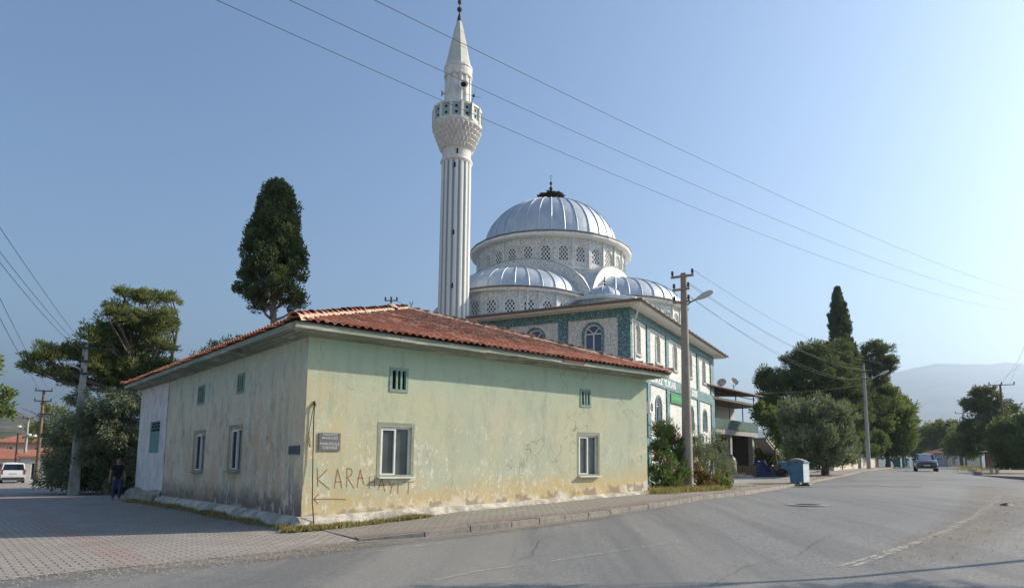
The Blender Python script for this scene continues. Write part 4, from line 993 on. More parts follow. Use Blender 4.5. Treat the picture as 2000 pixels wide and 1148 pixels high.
m.lathe((0, 0, 0), [(1.38, 21.12), (1.43, 21.14), (1.43, 21.22), (.8, 21.23)], 48)
m.build('corbel', M_mp, mi)
NPn = 14; RB = 1.40
M_tp = gm('teal_panel', (.34, .43, .42), .8, .15, 5)
m = MB(); m2 = MB(); m3 = MB()
for k in range(NPn):
    a = 2*PI*k/NPn+.1; a2 = 2*PI*(k+1)/NPn+.1; p = Vector((RB*math.cos(a), RB*math.sin(a), 0)); q = Vector((RB*math.cos(a2), RB*math.sin(a2), 0)); e = q-p; L = e.length; e.normalize(); n = Vector((e.y, -e.x, 0)); rz_ = math.atan2(e.y, e.x); c = (p+q)/2
    for zz_ in (21.28, 22.19): m.box(c+Vector((0, 0, zz_)), (L+.02, .12, .13), rz_)
    m.box(p+Vector((0, 0, 21.74)), (.14, .15, 1.0), rz_)
    m2.box(c+Vector((0, 0, 21.74))-n*.02, (L-.1, .04, .8), rz_)
    for zz_ in (21.56, 21.92):
        r8 = [c-n*(-.004)+e*.09*math.cos(PI*j/5)+Vector((0, 0, zz_+.09*math.sin(PI*j/5))) for j in range(10)]; MB().add(r8, [tuple(range(10))]).build('panel_opening', gm('dark_interior', (.012, .012, .012)), mi)
m.build('parapet', M_mp, mi); m2.build('parapet_panel', M_tp, mi)
fluted(MB(), [(.80, 21.2), (.79, 24.35)], 12, .09).build('upper_shaft', gm('minaret_upper', (.68, .675, .64), .85, .2, 2, dirt=(.36, .37, .35)), mi)
MB().lathe((0, 0, 0), [(.78, 24.25), (.84, 24.3), (.85, 24.4), (.82, 24.45), (.82, 24.8), (.86, 24.86), (.84, 24.98), (.7, 25.0)], 24).build('collar', M_mp, mi)
m = MB().lathe((0, 0, 0), [(.76, 24.98), (.78, 25.03), (.56, 26.1), (.575, 26.11), (.33, 27.2), (.345, 27.21), (.12, 28.1), (.001, 28.12)], 8)
m.build('cone', gm('cone_sheet', (.56, .57, .50), .6, .15, 2, dirt=(.38, .38, .33)), mi)
m = MB().lathe((0, 0, 28.0), [(.16, 0), (.09, .35), (.05, .5), (.035, .6), (.12, .68), (.16, .78), (.12, .88), (.03, .95), (.03, 1.1), (.1, 1.18), (.13, 1.27), (.1, 1.36), (.03, 1.42), (.025, 1.6), (.08, 1.66), (.1, 1.73), (.08, 1.8), (.02, 1.86), (.015, 2.3), (.001, 2.32)], 12); m.build('finial', M_blk, mi, smooth=40)
m = MB()
for a_, z_ in ((2.4, 17.0), (5.2, 14.6), (5.2, 18.6), (5.2, 11.5), (5.35, 19.45)):
    th = a_; m.box((.86*math.cos(th), .86*math.sin(th), z_), (.06, .1, .28), th)
m.build('slit_window', gm('dark_interior', (.012, .012, .012)), mi)
def horn(px, py, D, az, lab, s=1.0):
    p = at(px, py, D); h = empty('loudspeaker', p, az, lab, 'loudspeaker', 'loudspeakers on the minaret')
    m = MB(); prof = [(.05, -.22), (.06, -.1), (.10, .0), (.17, .1), (.26, .16), (.27, .16), (.26, .14)]
    rotm = Matrix.Rotation(R(-90), 3, 'X'); b = MB().lathe((0, 0, 0), [(r_*s, z*s) for r_, z in prof], 18); b.v = [tuple(rotm@Vector((x, y, -z))*1) for x, y, z in b.v]; b.v = [(x, -y if False else y, z) for x, y, z in b.v]
    b.build('horn', M_wp, h, smooth=True)
    b = MB().lathe((0, 0, 0), [(.22*s, .12*s), (.001, .02*s)], 16); b.v = [tuple(rotm@Vector((x, y, -z))) for x, y, z in b.v]; b.build('mouth', gm('dark_interior', (.012, .012, .012)), h)
    MB().tube([(0, .02, 0), (0, .25*s, -.12*s)], .025, 6).build('bracket', M_blk, h)
horn(905, 167, 37.85, R(10), 'round white horn loudspeaker facing the camera high on the upper minaret shaft')
horn(866, 183, 38.6, R(-80), 'horn loudspeaker on the left side of the upper minaret shaft', .8)
horn(913, 212, 38.0, R(50), 'dark horn loudspeaker tilted just above the minaret balcony rail', .8)
m = MB(); p0 = at(911, 240, 37.6); pt = at(925, 188, 37.6)-p0; pt.y = 0
m.tube([(0, 0, 0), pt], .018, 5); q = pt; m.tube([q+Vector((-.4, 0, .12)), q+Vector((.45, 0, -.12))], .01, 4); m.tube([q+Vector((-.0, 0, -.1)), q+Vector((.1, 0, .45))], .01, 4); m.box(q+Vector((.0, 0, .02)), (.14, .1, .1))
tag(m.build('antenna', M_blk, None, loc=p0), 'thin tilted aerial rising from the minaret balcony', 'antenna')
# ------------------------------------------------------------ vegetation
def leaf_mat(name, c, hi, trans=.25, rough=.6):
    t = NT(name); a = t.node('ShaderNodeAttribute', attribute_name='shade').outputs['Fac']
    cc = t.mix(t.ramp(a, 0, 1), c, hi); tl = t.node('ShaderNodeBsdfTranslucent'); t.set(tl.inputs[0], t.mix(.5, cc, (.20, .22, .04), 'ADD'))
    t.fin(cc, rough, 0, .35); mx = t.node('ShaderNodeMixShader'); mx.inputs[0].default_value = trans
    t.l.new(t.b.outputs[0], mx.inputs[1]); t.l.new(tl.outputs[0], mx.inputs[2]); t.l.new(mx.outputs[0], t.out.inputs[0]); return t.m
M_cyp = leaf_mat('cypress_foliage', (.028, .052, .024), (.11, .145, .06), .18)
M_pine = leaf_mat('pine_foliage', (.06, .09, .035), (.23, .26, .085), .28)
M_pdark = leaf_mat('dark_pine_foliage', (.035, .055, .024), (.15, .19, .065), .22)
M_oliv = leaf_mat('olive_foliage', (.075, .10, .055), (.29, .32, .20), .22)
M_oldr = leaf_mat('oleander_foliage', (0.0435, 0.0798, 0.0261), (0.145, 0.217, 0.0653), .25)
M_brod = leaf_mat('broadleaf_foliage', (0.058, 0.0943, 0.029), (0.189, 0.246, 0.0653), .3)
M_autm = leaf_mat('autumn_foliage', (.07, .055, .022), (.26, .15, .06), .3)
M_grass = leaf_mat('weed_blades', (.12, .115, .035), (.42, .33, .14), .3)
M_bark = gm('bark', (.14, .11, .085), .95, .35, 6, bump=.9)
M_barkg = gm('grey_bark', (.20, .18, .16), .95, .3, 6, bump=.9)
def leaf_obj(name, P, Dn, ln, wd, sh, m, parent=None, loc=None):
    """P (n,3) positions, Dn (n,3) unit directions; diamond leaves"""
    n = len(P); rg = np.random.default_rng(5)
    r_ = rg.normal(size=(n, 3)); sd_ = np.cross(Dn, r_); sd_ /= (np.linalg.norm(sd_, axis=1, keepdims=True)+1e-9)
    ln = np.broadcast_to(np.asarray(ln, float).reshape(-1, 1), (n, 1)) if np.ndim(ln) else np.full((n, 1), ln); ln = ln*rg.uniform(.7, 1.25, (n, 1)); w_ = wd*rg.uniform(.7, 1.25, (n, 1))
    V = np.stack([P-Dn*ln*.5, P+sd_*w_*.5, P+Dn*ln*.5, P-sd_*w_*.5], 1).reshape(-1, 3)
    me = bpy.data.meshes.new(name); me.vertices.add(4*n); me.vertices.foreach_set('co', V.astype(np.float32).ravel())
    me.loops.add(4*n); me.loops.foreach_set('vertex_index', np.arange(4*n, dtype=np.int32)); me.polygons.add(n)
    me.polygons.foreach_set('loop_start', np.arange(0, 4*n, 4, dtype=np.int32)); me.polygons.foreach_set('loop_total', np.full(n, 4, dtype=np.int32))
    me.update(); me.validate(); me.attributes.new('shade', 'FLOAT', 'FACE').data.foreach_set('value', np.clip(sh, 0, 1).astype(np.float32)); me.materials.append(m)
    o = bpy.data.objects.new(name, me); col.objects.link(o); o.parent = parent
    if loc is not None: o.location = loc
    return o
def unit(rg, n):
    v = rg.normal(size=(n, 3)); return v/np.linalg.norm(v, axis=1, keepdims=True)
def clumps(blobs, per_vol, rg, shell=.45, low=.35):
    """sub-clump centres in ellipsoids (cx,cy,cz,rx,ry,rz); more towards the surface"""
    C = []; O = []
    for b in blobs:
        c = np.array(b[:3]); r_ = np.array(b[3:6]); n = max(4, int(per_vol*(r_[0]*r_[1]+r_[1]*r_[2]+r_[0]*r_[2])/3*4))
        u = unit(rg, n); u[:, 2] = np.where(u[:, 2] < -low, u[:, 2]*.6, u[:, 2]); rad = shell+(1-shell)*rg.random((n, 1))**.6
        lump = 1+.13*np.sin(u[:, :1]*5+c[0])*np.cos(u[:, 1:2]*6+c[1])+.08*np.sin(u[:, 2:]*9)
        C.append(c+u*r_*rad*lump); O.append(u)
    return np.concatenate(C), np.concatenate(O)
def foliage(name, blobs, mt, parent, seed, per=7, sub_r=.38, nl=55, ln=.2, wd=.09, outw=.7, upb=.3, shell=.45, flat=1., droop=0):
    rg = np.random.default_rng(seed); C, O = clumps(blobs, per, rg, shell); n = len(C)
    sr = sub_r*rg.uniform(.6, 1.35, (n, 1)); csh = rg.random(n)
    u = unit(rg, n*nl); rr = rg.random((n*nl, 1))**.45
    P = np.repeat(C, nl, 0)+u*rr*np.repeat(sr, nl, 0)*np.array([1, 1, flat])
    Dn = u*.9+np.repeat(O, nl, 0)*outw+np.array([0, 0, upb])+rg.normal(size=(n*nl, 3))*.35; Dn[:, 2] -= droop
    Dn /= np.linalg.norm(Dn, axis=1, keepdims=True)
    sh = np.repeat(csh, nl)*.5+rg.random(n*nl)*.5
    return leaf_obj(name, P, Dn, ln, wd, sh, mt, parent)
def limb(m, a, b, r0_, r1_, bend=.15, n=6, seed=0):
    rnd = random.Random(seed); a, b = Vector(a), Vector(b); L = (b-a).length; o1 = Vector((rnd.uniform(-1, 1), rnd.uniform(-1, 1), rnd.uniform(-.6, .2)))*L*bend
    pts = [a.lerp(b, k/n)+o1*math.sin(PI*k/n)+Vector((rnd.gauss(0, 1), rnd.gauss(0, 1), 0))*L*.012*(0 < k < n) for k in range(n+1)]
    m.tube(pts, [r0_+(r1_-r0_)*k/n for k in range(n+1)], 8, cap=False); return pts
def tree(name, loc, blobs, mt, label, cat, seed, trunk=(0, 0, 2.5, .25), bark=None, group=None, limbs=True, lean=(0, 0), **kw):
    """blobs relative to loc; trunk=(x,y,top,r)"""
    t_ = empty(name, loc, 0, label, cat, group); m = MB(); tx, ty, tz, tr = trunk
    pts = limb(m, (0, 0, -.3), (tx, ty, tz), tr*1.25, tr*.7, .04, 7, seed)
    if limbs:
        for i, b in enumerate(blobs):
            s_ = pts[-1] if b[2] > tz+.5 else pts[-2]
            e = Vector(b[:3])
            if (e-s_).length > .8: 
                q = limb(m, s_, e, tr*.5, tr*.12, .12, 6, seed+i)
                for k in range(3):
                    d = Vector((random.uniform(-1, 1), random.uniform(-1, 1), random.uniform(-.1, .8))); limb(m, q[3+k % 3], e+Vector((d.x*b[3]*.7, d.y*b[4]*.7, d.z*b[5]*.7)), tr*.2, tr*.05, .1, 4, seed+i*7+k)
    m.build('trunk', bark or M_bark, t_, smooth=True)
    foliage('crown', blobs, mt, t_, seed, **kw)
    return t_
def bl(px, py, D, rx, rz, base, ry=None):        # blob centre seen at a pixel and depth, relative to the tree base
    p = at(px, py, D)-base; k = D/1360
    return (p.x, p.y, p.z, rx*k, (ry or rx)*k, rz*k)
# great clipped-looking cypress behind the building
cb_ = Vector((-14.16, 36, g(-14.16, 36)))
def cyp_blobs(z0, z1, prof, n, cx=0, seed=1):
    rnd = random.Random(seed); out = []
    for i in range(n):
        u_ = (i+.5)/n; z = z0+(z1-z0)*u_; r_ = prof(u_); a = i*2.4
        out.append((cx+math.cos(a)*r_*.42, math.sin(a)*r_*.42, z, r_*.62, r_*.62, (z1-z0)/n*2.2+.3))
    return out
pf = lambda u_: 1.95*min(1, (u_/.18+.35))*(1-max(0, u_-.25)*.62)*(1 if u_ < .93 else .75) if u_ < .97 else .55
rg = np.random.default_rng(11)
ct = empty('cypress_tree', cb_, 0, 'tall dense dark cypress with a bare trunk rising behind the green building', 'tree')
m = MB(); limb(m, (.05, 0, -.3), (0, 0, 13.5), .34, .1, .01, 9, 3)
for k in range(9): a = k*2.4; limb(m, (0, 0, 9+k*.15), (math.cos(a)*1.3, math.sin(a)*1.3, 9.7+k*.35), .08, .03, .1, 5, k)
m.build('trunk', M_barkg, ct, smooth=True)
N = 900; u_ = rg.random(N)**.95; zc = 10.4+(16.6-10.4)*u_
knots = [0, .04, .12, .28, .5, .7, .85, .94, 1]; rk_ = [1.15, 1.6, 1.72, 1.62, 1.4, 1.12, .86, .6, .18]
rad = np.interp(u_, knots, rk_); th = rg.random(N)*2*PI; q = .35+.65*rg.random(N)**.5
bump_ = 1+.10*np.sin(th*3+zc*2.1)+.10*np.sin(th*5-zc*3.3)
low_ = np.where((u_ < .15), .9*(q-.35)+.35*np.sin(th*3+1), 0)
C = np.stack([np.cos(th)*rad*q*bump_, np.sin(th)*rad*q*bump_, zc-low_], 1); nl = 78
uu = unit(rg, N*nl); P = np.repeat(C, nl, 0)+uu*np.repeat(rg.uniform(.16, .36, (N, 1)), nl, 0)*rg.random((N*nl, 1))**.4*np.array([1, 1, 1.25])
Dn = uu*.7+np.array([0, 0, .8])+np.repeat(np.stack([np.cos(th), np.sin(th), th*0], 1), nl, 0)*.4; Dn /= np.linalg.norm(Dn, axis=1, keepdims=True)
leaf_obj('crown', P, Dn, .15, .07, np.repeat(rg.random(N), nl)*.85+rg.random(N*nl)*.2, M_cyp, ct)
# big spreading pine on the left
pb = on(262, 40); pb = Vector((at(262, 900, 40).x, 40, g(at(262, 900, 40).x, 40)))
B = [bl(*q, pb) for q in ((240, 570, 39, 24, 14), (285, 583, 40, 34, 20), (335, 583, 41, 26, 13), (215, 610, 38, 20, 14), (250, 625, 39, 42, 26), (312, 622, 40, 44, 24), (185, 655, 38, 34, 22), (240, 668, 40, 56, 30), (310, 672, 40, 34, 26), (140, 690, 38, 38, 24), (85, 692, 37, 38, 24), (62, 715, 37, 24, 16), (190, 715, 39, 55, 34), (270, 715, 40, 55, 36), (120, 725, 38, 42, 20), (235, 750, 40, 50, 26), (322, 708, 40, 26, 12), (150, 745, 39, 30, 14), (250, 735, 40, 60, 36), (180, 690, 39, 50, 26), (290, 640, 40, 50, 30), (230, 600, 39, 26, 18), (200, 640, 39, 30, 20))]
tree('pine_tree', pb, B, M_pine, 'wide spreading pine with ragged pads of needles behind the left end of the building', 'tree', 21, (.3, .2, 5.4, .28), per=13, sub_r=.34, nl=64, ln=.19, wd=.05, shell=.15, flat=.7, upb=.6)
# olive-like tree under it behind the concrete pole
ob_ = on(215, 34)
B = [bl(*q, ob_) for q in ((260, 785, 33, 48, 30), (200, 800, 33, 50, 36), (160, 830, 33, 45, 34), (125, 860, 34, 34, 40), (235, 850, 33.5, 55, 50), (180, 890, 34, 60, 46), (110, 905, 34, 28, 32), (265, 900, 34, 36, 46), (150, 930, 34, 55, 22), (225, 935, 34.5, 50, 22), (155, 775, 34, 26, 20), (110, 938, 35, 34, 16), (185, 945, 35, 50, 16), (245, 950, 35.5, 40, 18), (262, 840, 34, 34, 50), (215, 900, 35, 60, 50), (140, 880, 35, 50, 50))]
tree('willow_leaved_tree', ob_, B, M_oliv, 'low bushy tree with drooping narrow leaves behind the left concrete pole', 'tree', 31, (.2, 0, 1.6, .22), per=13, sub_r=.34, nl=60, ln=.2, wd=.05, shell=.35, upb=.1, droop=.5)
# small shrubby tree tops behind the roof
for i, (px, py, D, s_, lb) in enumerate(((448, 668, 42, 1.0, 'sparse treetop peeping over the tiled eave left of the cypress'), (392, 690, 42, .55, 'tiny treetop just showing over the tiled eave beside the wide pine'))):
    b_ = on(px, D); B = [bl(px+a*s_, py+c, D, r_*s_, q*s_, b_) for a, c, r_, q in ((-20, 8, 22, 12), (15, -2, 26, 14), (30, 10, 20, 12), (0, 20, 40, 16))]
    tree('young_pine', b_, B, M_pine, lb, 'tree', 41+i, (0, 0, 6.3, .14), per=8, sub_r=.3, nl=50, ln=.18, wd=.05, shell=.2)
# branch reaching in at the left edge
bb = Vector((-12.8, 14.5, 0))
B = [bl(*q, bb) for q in ((-30, 790, 14, 40, 30), (8, 800, 14, 26, 18), (-10, 770, 14.3, 22, 18), (-90, 720, 14.4, 80, 60), (-120, 800, 14.2, 60, 40), (14, 768, 14, 9, 8))]
tree('broadleaf_tree', bb, B, M_brod, 'leafy branch of a nearby tree entering at the left edge of the view', 'tree', 51, (-.6, 0, 1.5, .16), per=40, sub_r=.16, nl=26, ln=.11, wd=.05, shell=.2)
# far left pine behind the pink house
fb = on(110, 80); B = [bl(*q, fb) for q in ((95, 800, 80, 16, 16), (112, 815, 80, 26, 18), (85, 835, 80, 22, 22), (120, 845, 80, 26, 24), (70, 855, 82, 18, 18), (100, 870, 81, 30, 20), (60, 830, 82, 12, 12))]
tree('far_pine', fb, B, M_pine, 'hazy yellow-green pine rising behind the small grey house on the left', 'tree', 55, (0, 0, 5, .3), per=2.2, sub_r=.6, nl=60, ln=.35, wd=.12, shell=.3)
fb = on(12, 150); B = [bl(*q, fb) for q in ((8, 880, 150, 24, 14), (35, 878, 150, 20, 12), (-20, 870, 150, 30, 20), (20, 890, 150, 30, 12))]
tree('far_tree', fb, B, M_brod, 'rounded far tree beyond the white van', 'tree', 57, (0, 0, 2, .3), per=1.2, sub_r=1.0, nl=60, ln=.5, wd=.25)
# ---- right side
rb_ = on(1612, 49); B = [bl(*q, rb_) for q in ((1560, 815, 48, 40, 34), (1600, 805, 48, 42, 30), (1640, 820, 48.5, 34, 32), (1580, 850, 47.5, 50, 36), (1630, 860, 48, 42, 36), (1600, 890, 48, 56, 30), (1555, 885, 48.5, 28, 26), (1648, 890, 48.5, 26, 24))]
tree('olive_tree', rb_, B, M_oliv, 'dense round grey-green olive tree behind the blue dumpster', 'tree', 61, (0, 0, 1.0, .3), per=9, sub_r=.42, nl=80, ln=.26, wd=.07, shell=.5, upb=.7)
B0 = on(1590, 77); B = [bl(*q, B0) for q in ((1590, 695, 76, 44, 28), (1630, 700, 77, 46, 34), (1560, 720, 76, 40, 34), (1510, 745, 75, 36, 24), (1495, 735, 75, 20, 16), (1600, 745, 75, 70, 44), (1540, 780, 75, 56, 34), (1600, 800, 76, 60, 34), (1650, 760, 77, 44, 50), (1520, 800, 76, 34, 26), (1660, 810, 77, 44, 40))]
tree('pine_tree', B0, B, M_pdark, 'massive dark pine behind the olive tree, left of the slim cypress', 'tree', 62, (0, 0, 5, .5), per=5, sub_r=.6, nl=100, ln=.3, wd=.085, shell=.45, flat=.8, upb=.5)
B0 = on(1700, 88); B = [bl(*q, B0) for q in ((1712, 685, 88, 30, 18), (1725, 715, 88, 24, 26), (1700, 740, 88, 34, 24), (1735, 705, 88, 18, 16), (1690, 705, 88, 20, 22), (1695, 790, 90, 44, 34))]
tree('pine_tree', B0, B, M_pdark, 'ragged pine leaning right beside the slim cypress and the street pole', 'tree', 63, (-.5, 0, 8, .4), per=4.2, sub_r=.62, nl=90, ln=.33, wd=.09, shell=.35, flat=.75, upb=.5)
# slim cypress
cb2 = on(1657, 86); ct = empty('cypress_tree', cb2, 0, 'slim pointed dark cypress standing above the pines on the right', 'tree')
m = MB(); limb(m, (0, 0, -.3), (0, 0, 15), .3, .08, .01, 8, 3); m.build('trunk', M_bark, ct, smooth=True)
zt = (at(1651, 563, 86)-cb2).z; zb = (at(1655, 830, 86)-cb2).z; N = 900; u_ = rg.random(N); zc = zb+(zt-zb)*u_
rad = np.interp(u_, [0, .3, .5, .65, .72, .8, .88, .95, 1], [2.1, 1.9, 1.7, 1.25, 1.08, .9, .65, .36, .05]); th = rg.random(N)*2*PI; q = (.3+.8*rg.random(N)**.6)*(1+.22*np.sin(th*2+zc*1.9)*np.cos(zc*3.1))
C = np.stack([np.cos(th)*rad*q-.3*(u_), np.sin(th)*rad*q, zc], 1); nl = 60; uu = unit(rg, N*nl)
P = np.repeat(C, nl, 0)+uu*rg.random((N*nl, 1))**.4*.36; Dn = uu*.6+np.array([0, 0, .9]); Dn /= np.linalg.norm(Dn, axis=1, keepdims=True)
leaf_obj('crown', P, Dn, .3, .11, np.repeat(rg.random(N), nl)*.6+rg.random(N*nl)*.4, M_cyp, ct)
# roadside trees running away on the left pavement
spec = [(1735, 92, ((1735, 800, 93, 44, 34), (1700, 830, 91, 40, 34), (1745, 840, 93, 36, 30), (1715, 770, 93, 34, 24), (1690, 870, 91, 40, 20), (1740, 878, 93, 34, 16)), 'leafy roadside tree behind the street pole, nearest the white walls', M_brod),
        (1765, 105, ((1762, 795, 105, 20, 24), (1768, 825, 105, 22, 28), (1752, 850, 105, 26, 24), (1772, 862, 105, 14, 18), (1750, 815, 104, 20, 22), (1757, 780, 105, 14, 12)), 'roadside tree farthest along the left pavement, above the parked cars', M_brod)]
for i, (px, D, bs, lb, mt) in enumerate(spec):
    B0 = on(px, D); tree('roadside_tree', B0, [bl(*q, B0) for q in bs], mt, lb, 'tree', 65+i, (0, 0, 2.4, .3), per=3.2, sub_r=.8, nl=90, ln=.4, wd=.17, shell=.4, group='trees along the left pavement')
B0 = on(1665, 77); tree('hedge_shrub', B0, [bl(*q, B0) for q in ((1668, 860, 77, 32, 26), (1700, 880, 79, 26, 16), (1640, 870, 75, 24, 26), (1712, 860, 81, 22, 24))], M_oldr, 'dark green shrub hanging over the low white walls', 'shrub', 68, (0, 0, 1, .15), per=5, sub_r=.5, nl=80, ln=.28, wd=.12, shell=.4)
# vine greenery beside the stairs
B0 = on(1515, 56); tree('climbing_shrub', B0, [bl(*q, B0) for q in ((1500, 820, 55, 26, 22), (1525, 838, 55, 26, 24), (1545, 860, 55, 26, 24), (1480, 800, 56, 16, 14), (1500, 880, 62, 30, 26), (1530, 905, 60, 30, 22), (1490, 905, 62, 24, 22))], M_brod, 'bright green climber growing over the outside stairs', 'shrub', 69, (0, 0, 2, .1), per=7, sub_r=.45, nl=70, ln=.25, wd=.12, shell=.4)
# far right trees
B0 = on(1935, 96); B = [bl(*q, B0) for q in ((1920, 765, 96, 22, 14), (1905, 790, 96, 26, 20), (1945, 785, 96, 24, 16), (1935, 815, 96, 36, 22), (1905, 840, 95, 30, 26), (1972, 800, 97, 20, 8), (1900, 875, 95, 30, 24), (1940, 860, 96, 34, 26))]
tree('pine_tree', B0, B, M_pdark, 'tall open pine on the far right side of the road behind the poles', 'tree', 71, (0, 0, 7, .4), per=3, sub_r=.75, nl=90, ln=.42, wd=.12, shell=.35, flat=.75)
B0 = on(1985, 82); B = [bl(*q, B0) for q in ((1970, 840, 82, 34, 22), (2010, 830, 82, 36, 26), (1980, 870, 81, 44, 28), (2030, 870, 82, 40, 30), (1990, 900, 81, 40, 14))]
tree('roadside_tree', B0, B, M_oldr, 'dark leafy tree at the right edge beside the sheds', 'tree', 72, (0, 0, 2, .25), per=3.6, sub_r=.75, nl=90, ln=.38, wd=.16, shell=.4, group='trees on the right of the road')
for i, (px, D, bs, lb) in enumerate(((1825, 170, ((1830, 845, 170, 30, 22), (1812, 860, 170, 22, 18), (1855, 850, 170, 26, 24), (1845, 872, 170, 30, 14)), 'pale hazy tree in front of the red-roofed house'), (1880, 130, ((1880, 855, 130, 24, 26), (1865, 875, 130, 22, 18), (1893, 880, 130, 18, 18)), 'bushy tree behind the low long shed'), (1800, 190, ((1797, 872, 190, 20, 16), (1785, 880, 190, 14, 12), (1790, 852, 200, 10, 12)), 'distant tree above the approaching dark car'))):
    B0 = on(px, D); tree('roadside_tree', B0, [bl(*q, B0) for q in bs], M_brod, lb, 'tree', 75+i, (0, 0, 2, .3), per=1.3, sub_r=1.2, nl=90, ln=.6, wd=.28, shell=.4, group='trees on the right of the road')
# shrubs beside the near pole
B0 = on(1300, 27.5); B = [bl(*q, B0) for q in ((1292, 868, 27.5, 24, 42), (1318, 878, 27.8, 24, 44), (1290, 915, 27.2, 28, 34), (1325, 925, 27.3, 24, 32), (1305, 945, 26.8, 34, 22), (1310, 850, 28, 14, 26), (1285, 840, 27.6, 12, 22))]
tree('oleander_bush', B0, B, M_oldr, 'tall dark oleander bush with pink flowers against the end of the green wall', 'shrub', 81, (0, 0, .5, .08), per=26, sub_r=.22, nl=60, ln=.18, wd=.034, shell=.3, upb=.9)
rg2 = np.random.default_rng(3); Pf = []
for px, py in ((1278, 885), (1301, 902), (1334, 936), (1316, 915), (1322, 855)):
    c = np.array(at(px, py, 26.75)-B0); Pf.append(c+rg2.normal(size=(14, 3))*.05)
Pf = np.concatenate(Pf); leaf_obj('flowers', Pf, unit(rg2, len(Pf)), .07, .06, rg2.random(len(Pf)), gm('pink_petals', (.55, .12, .13), .7, .2), bpy.context.scene.objects['oleander_bush'])
B0 = on(1385, 30.5); B = [bl(*q, B0) for q in ((1370, 895, 30, 30, 26), (1400, 905, 30.5, 30, 24), (1420, 918, 31, 22, 20), (1360, 870, 30.5, 20, 22), (1385, 880, 31, 26, 20), (1352, 845, 30.5, 9, 20), (1402, 860, 31, 10, 20), (1414, 878, 31, 10, 14))]
tree('olive_shrub', B0, B, M_oliv, 'silvery olive shrub just right of the near concrete pole', 'shrub', 82, (0, 0, .6, .08), per=18, sub_r=.24, nl=55, ln=.15, wd=.03, shell=.3, upb=.8)
B0 = on(1380, 28.5); B = [bl(*q, B0) for q in ((1365, 930, 28.3, 18, 18), (1385, 938, 28.3, 20, 16), (1375, 950, 28, 26, 10), (1360, 915, 28.4, 12, 14))]
tree('russet_shrub', B0, B, M_autm, 'low shrub with reddish brown leaves at the foot of the olive shrub', 'shrub', 83, (0, 0, .3, .05), per=26, sub_r=.18, nl=50, ln=.1, wd=.06, shell=.3)
B0 = on(1405, 29.2); B = [bl(*q, B0) for q in ((1400, 935, 28.8, 16, 18), (1415, 940, 29, 16, 14), (1408, 950, 28.8, 22, 9))]
tree('rose_bush', B0, B, M_brod, 'small bright green bush with red flowers at the right of the russet shrub', 'shrub', 84, (0, 0, .3, .05), per=26, sub_r=.18, nl=50, ln=.1, wd=.06, shell=.3)
Pf = np.concatenate([np.array(at(px, py, 28.4)-B0)+rg2.normal(size=(8, 3))*.03 for px, py in ((1424, 915), (1398, 918), (1432, 934), (1412, 925))]); leaf_obj('flowers', Pf, unit(rg2, len(Pf)), .06, .05, rg2.random(len(Pf)), gm('pink_petals', ()), bpy.context.scene.objects['rose_bush'])
# trees standing outside the frame on the right whose shade reaches the road
for i, (x, y, hh, rr) in enumerate(((11.5, 12.6, 7.0, .9), (17.3, 12.7, 7.0, 1.3), (44.5, 44, 7.5, 3.2), (49, 58, 7.5, 3.0))):
    B0 = Vector((x, y, g(x, y))); rnd = random.Random(i)
    B = [(rnd.uniform(-1, 1)*rr*.55, rnd.uniform(-1, 1)*rr*.55, hh+rnd.uniform(-.4, .3), rr*.5, rr*.5, rr*.38) for _ in range(7)]
    tree('street_tree', B0, B, M_brod, ('street tree just outside the view nearest the camera', 'second street tree outside the view on the right', 'street tree across the road outside the view', 'farthest street tree outside the view on the right')[i], 'tree', 90+i, (0, 0, hh-2.2, .08), per=2.4, sub_r=.5, nl=40, ln=.25, wd=.12, shell=.35, group='street trees on the near right pavement')
# grasses and weeds
def weeds(name, pts, n, hgt, spread, label_mat, seed):
    rg = np.random.default_rng(seed); seg = [Vector((p.x, p.y, 0)) for p in pts]; L = [(b-a).length for a, b in zip(seg, seg[1:])]; T = sum(L); P = []; D_ = []; ll = []
    for k in range(n):
        u_ = rg.random()*T; i = 0
        while i < len(L)-1 and u_ > L[i]: u_ -= L[i]; i += 1
        if math.sin(u_*2.1+i*1.7+seed)+.6*math.sin(u_*5.3) < -.35 and rg.random() < .75: continue
        a = seg[i].lerp(seg[i+1], min(1, u_/L[i])); x, y = a.x+rg.normal()*spread, a.y+rg.normal()*spread
        h_ = hgt*rg.uniform(.3, 1.2)*(.6+.4*math.sin(u_*3.1)); P.append((x, y, g(x, y)+.02+h_*.35+ramp_s(x, y)*.6)); d = np.array([rg.normal()*.45, rg.normal()*.45, 1]); D_.append(d/np.linalg.norm(d)); ll.append(h_)
    o = leaf_obj(name, np.array(P), np.array(D_), np.array(ll), .022, rg.random(len(P)), label_mat); return tag(o, kind='stuff')
R3 = Matrix.Rotation(ORZ, 3, 'Z'); bw = lambda x, y: OB+R3@Vector((x, y, 0))
o = weeds('grass', [bw(-.5, -.45), bw(.4, -.5), bw(1.3, -.5), bw(2.2, -.4), bw(3.3, -.38)], 7000, .16, .10, M_grass, 1); tag(o, 'dry green grass along the foot of the front wall at the corner', 'grass')
o = weeds('grass', [bw(1.5, -.34), bw(5, -.34), bw(8, -.34), bw(12.5, -.34)], 900, .06, .04, M_grass, 6); tag(o, 'thin weeds in the joint between sidewalk and white plinth', 'weeds')
o = weeds('grass', [bw(-.3, -.4), bw(-.45, 2), bw(-.5, 5), bw(-.5, 9), bw(-.55, 12), bw(-.7, 15.5)], 9000, .17, .10, M_grass, 2); tag(o, 'shaded weeds along the foot of the side wall', 'weeds')
o = weeds('grass', [bw(12.7, -.3), on(1290, 25.4), on(1330, 26.2), on(1375, 27.2), on(1420, 28.5)], 16000, .3, .28, M_grass, 3); tag(o, 'tufts of long grass round the foot of the near concrete pole', 'grass')
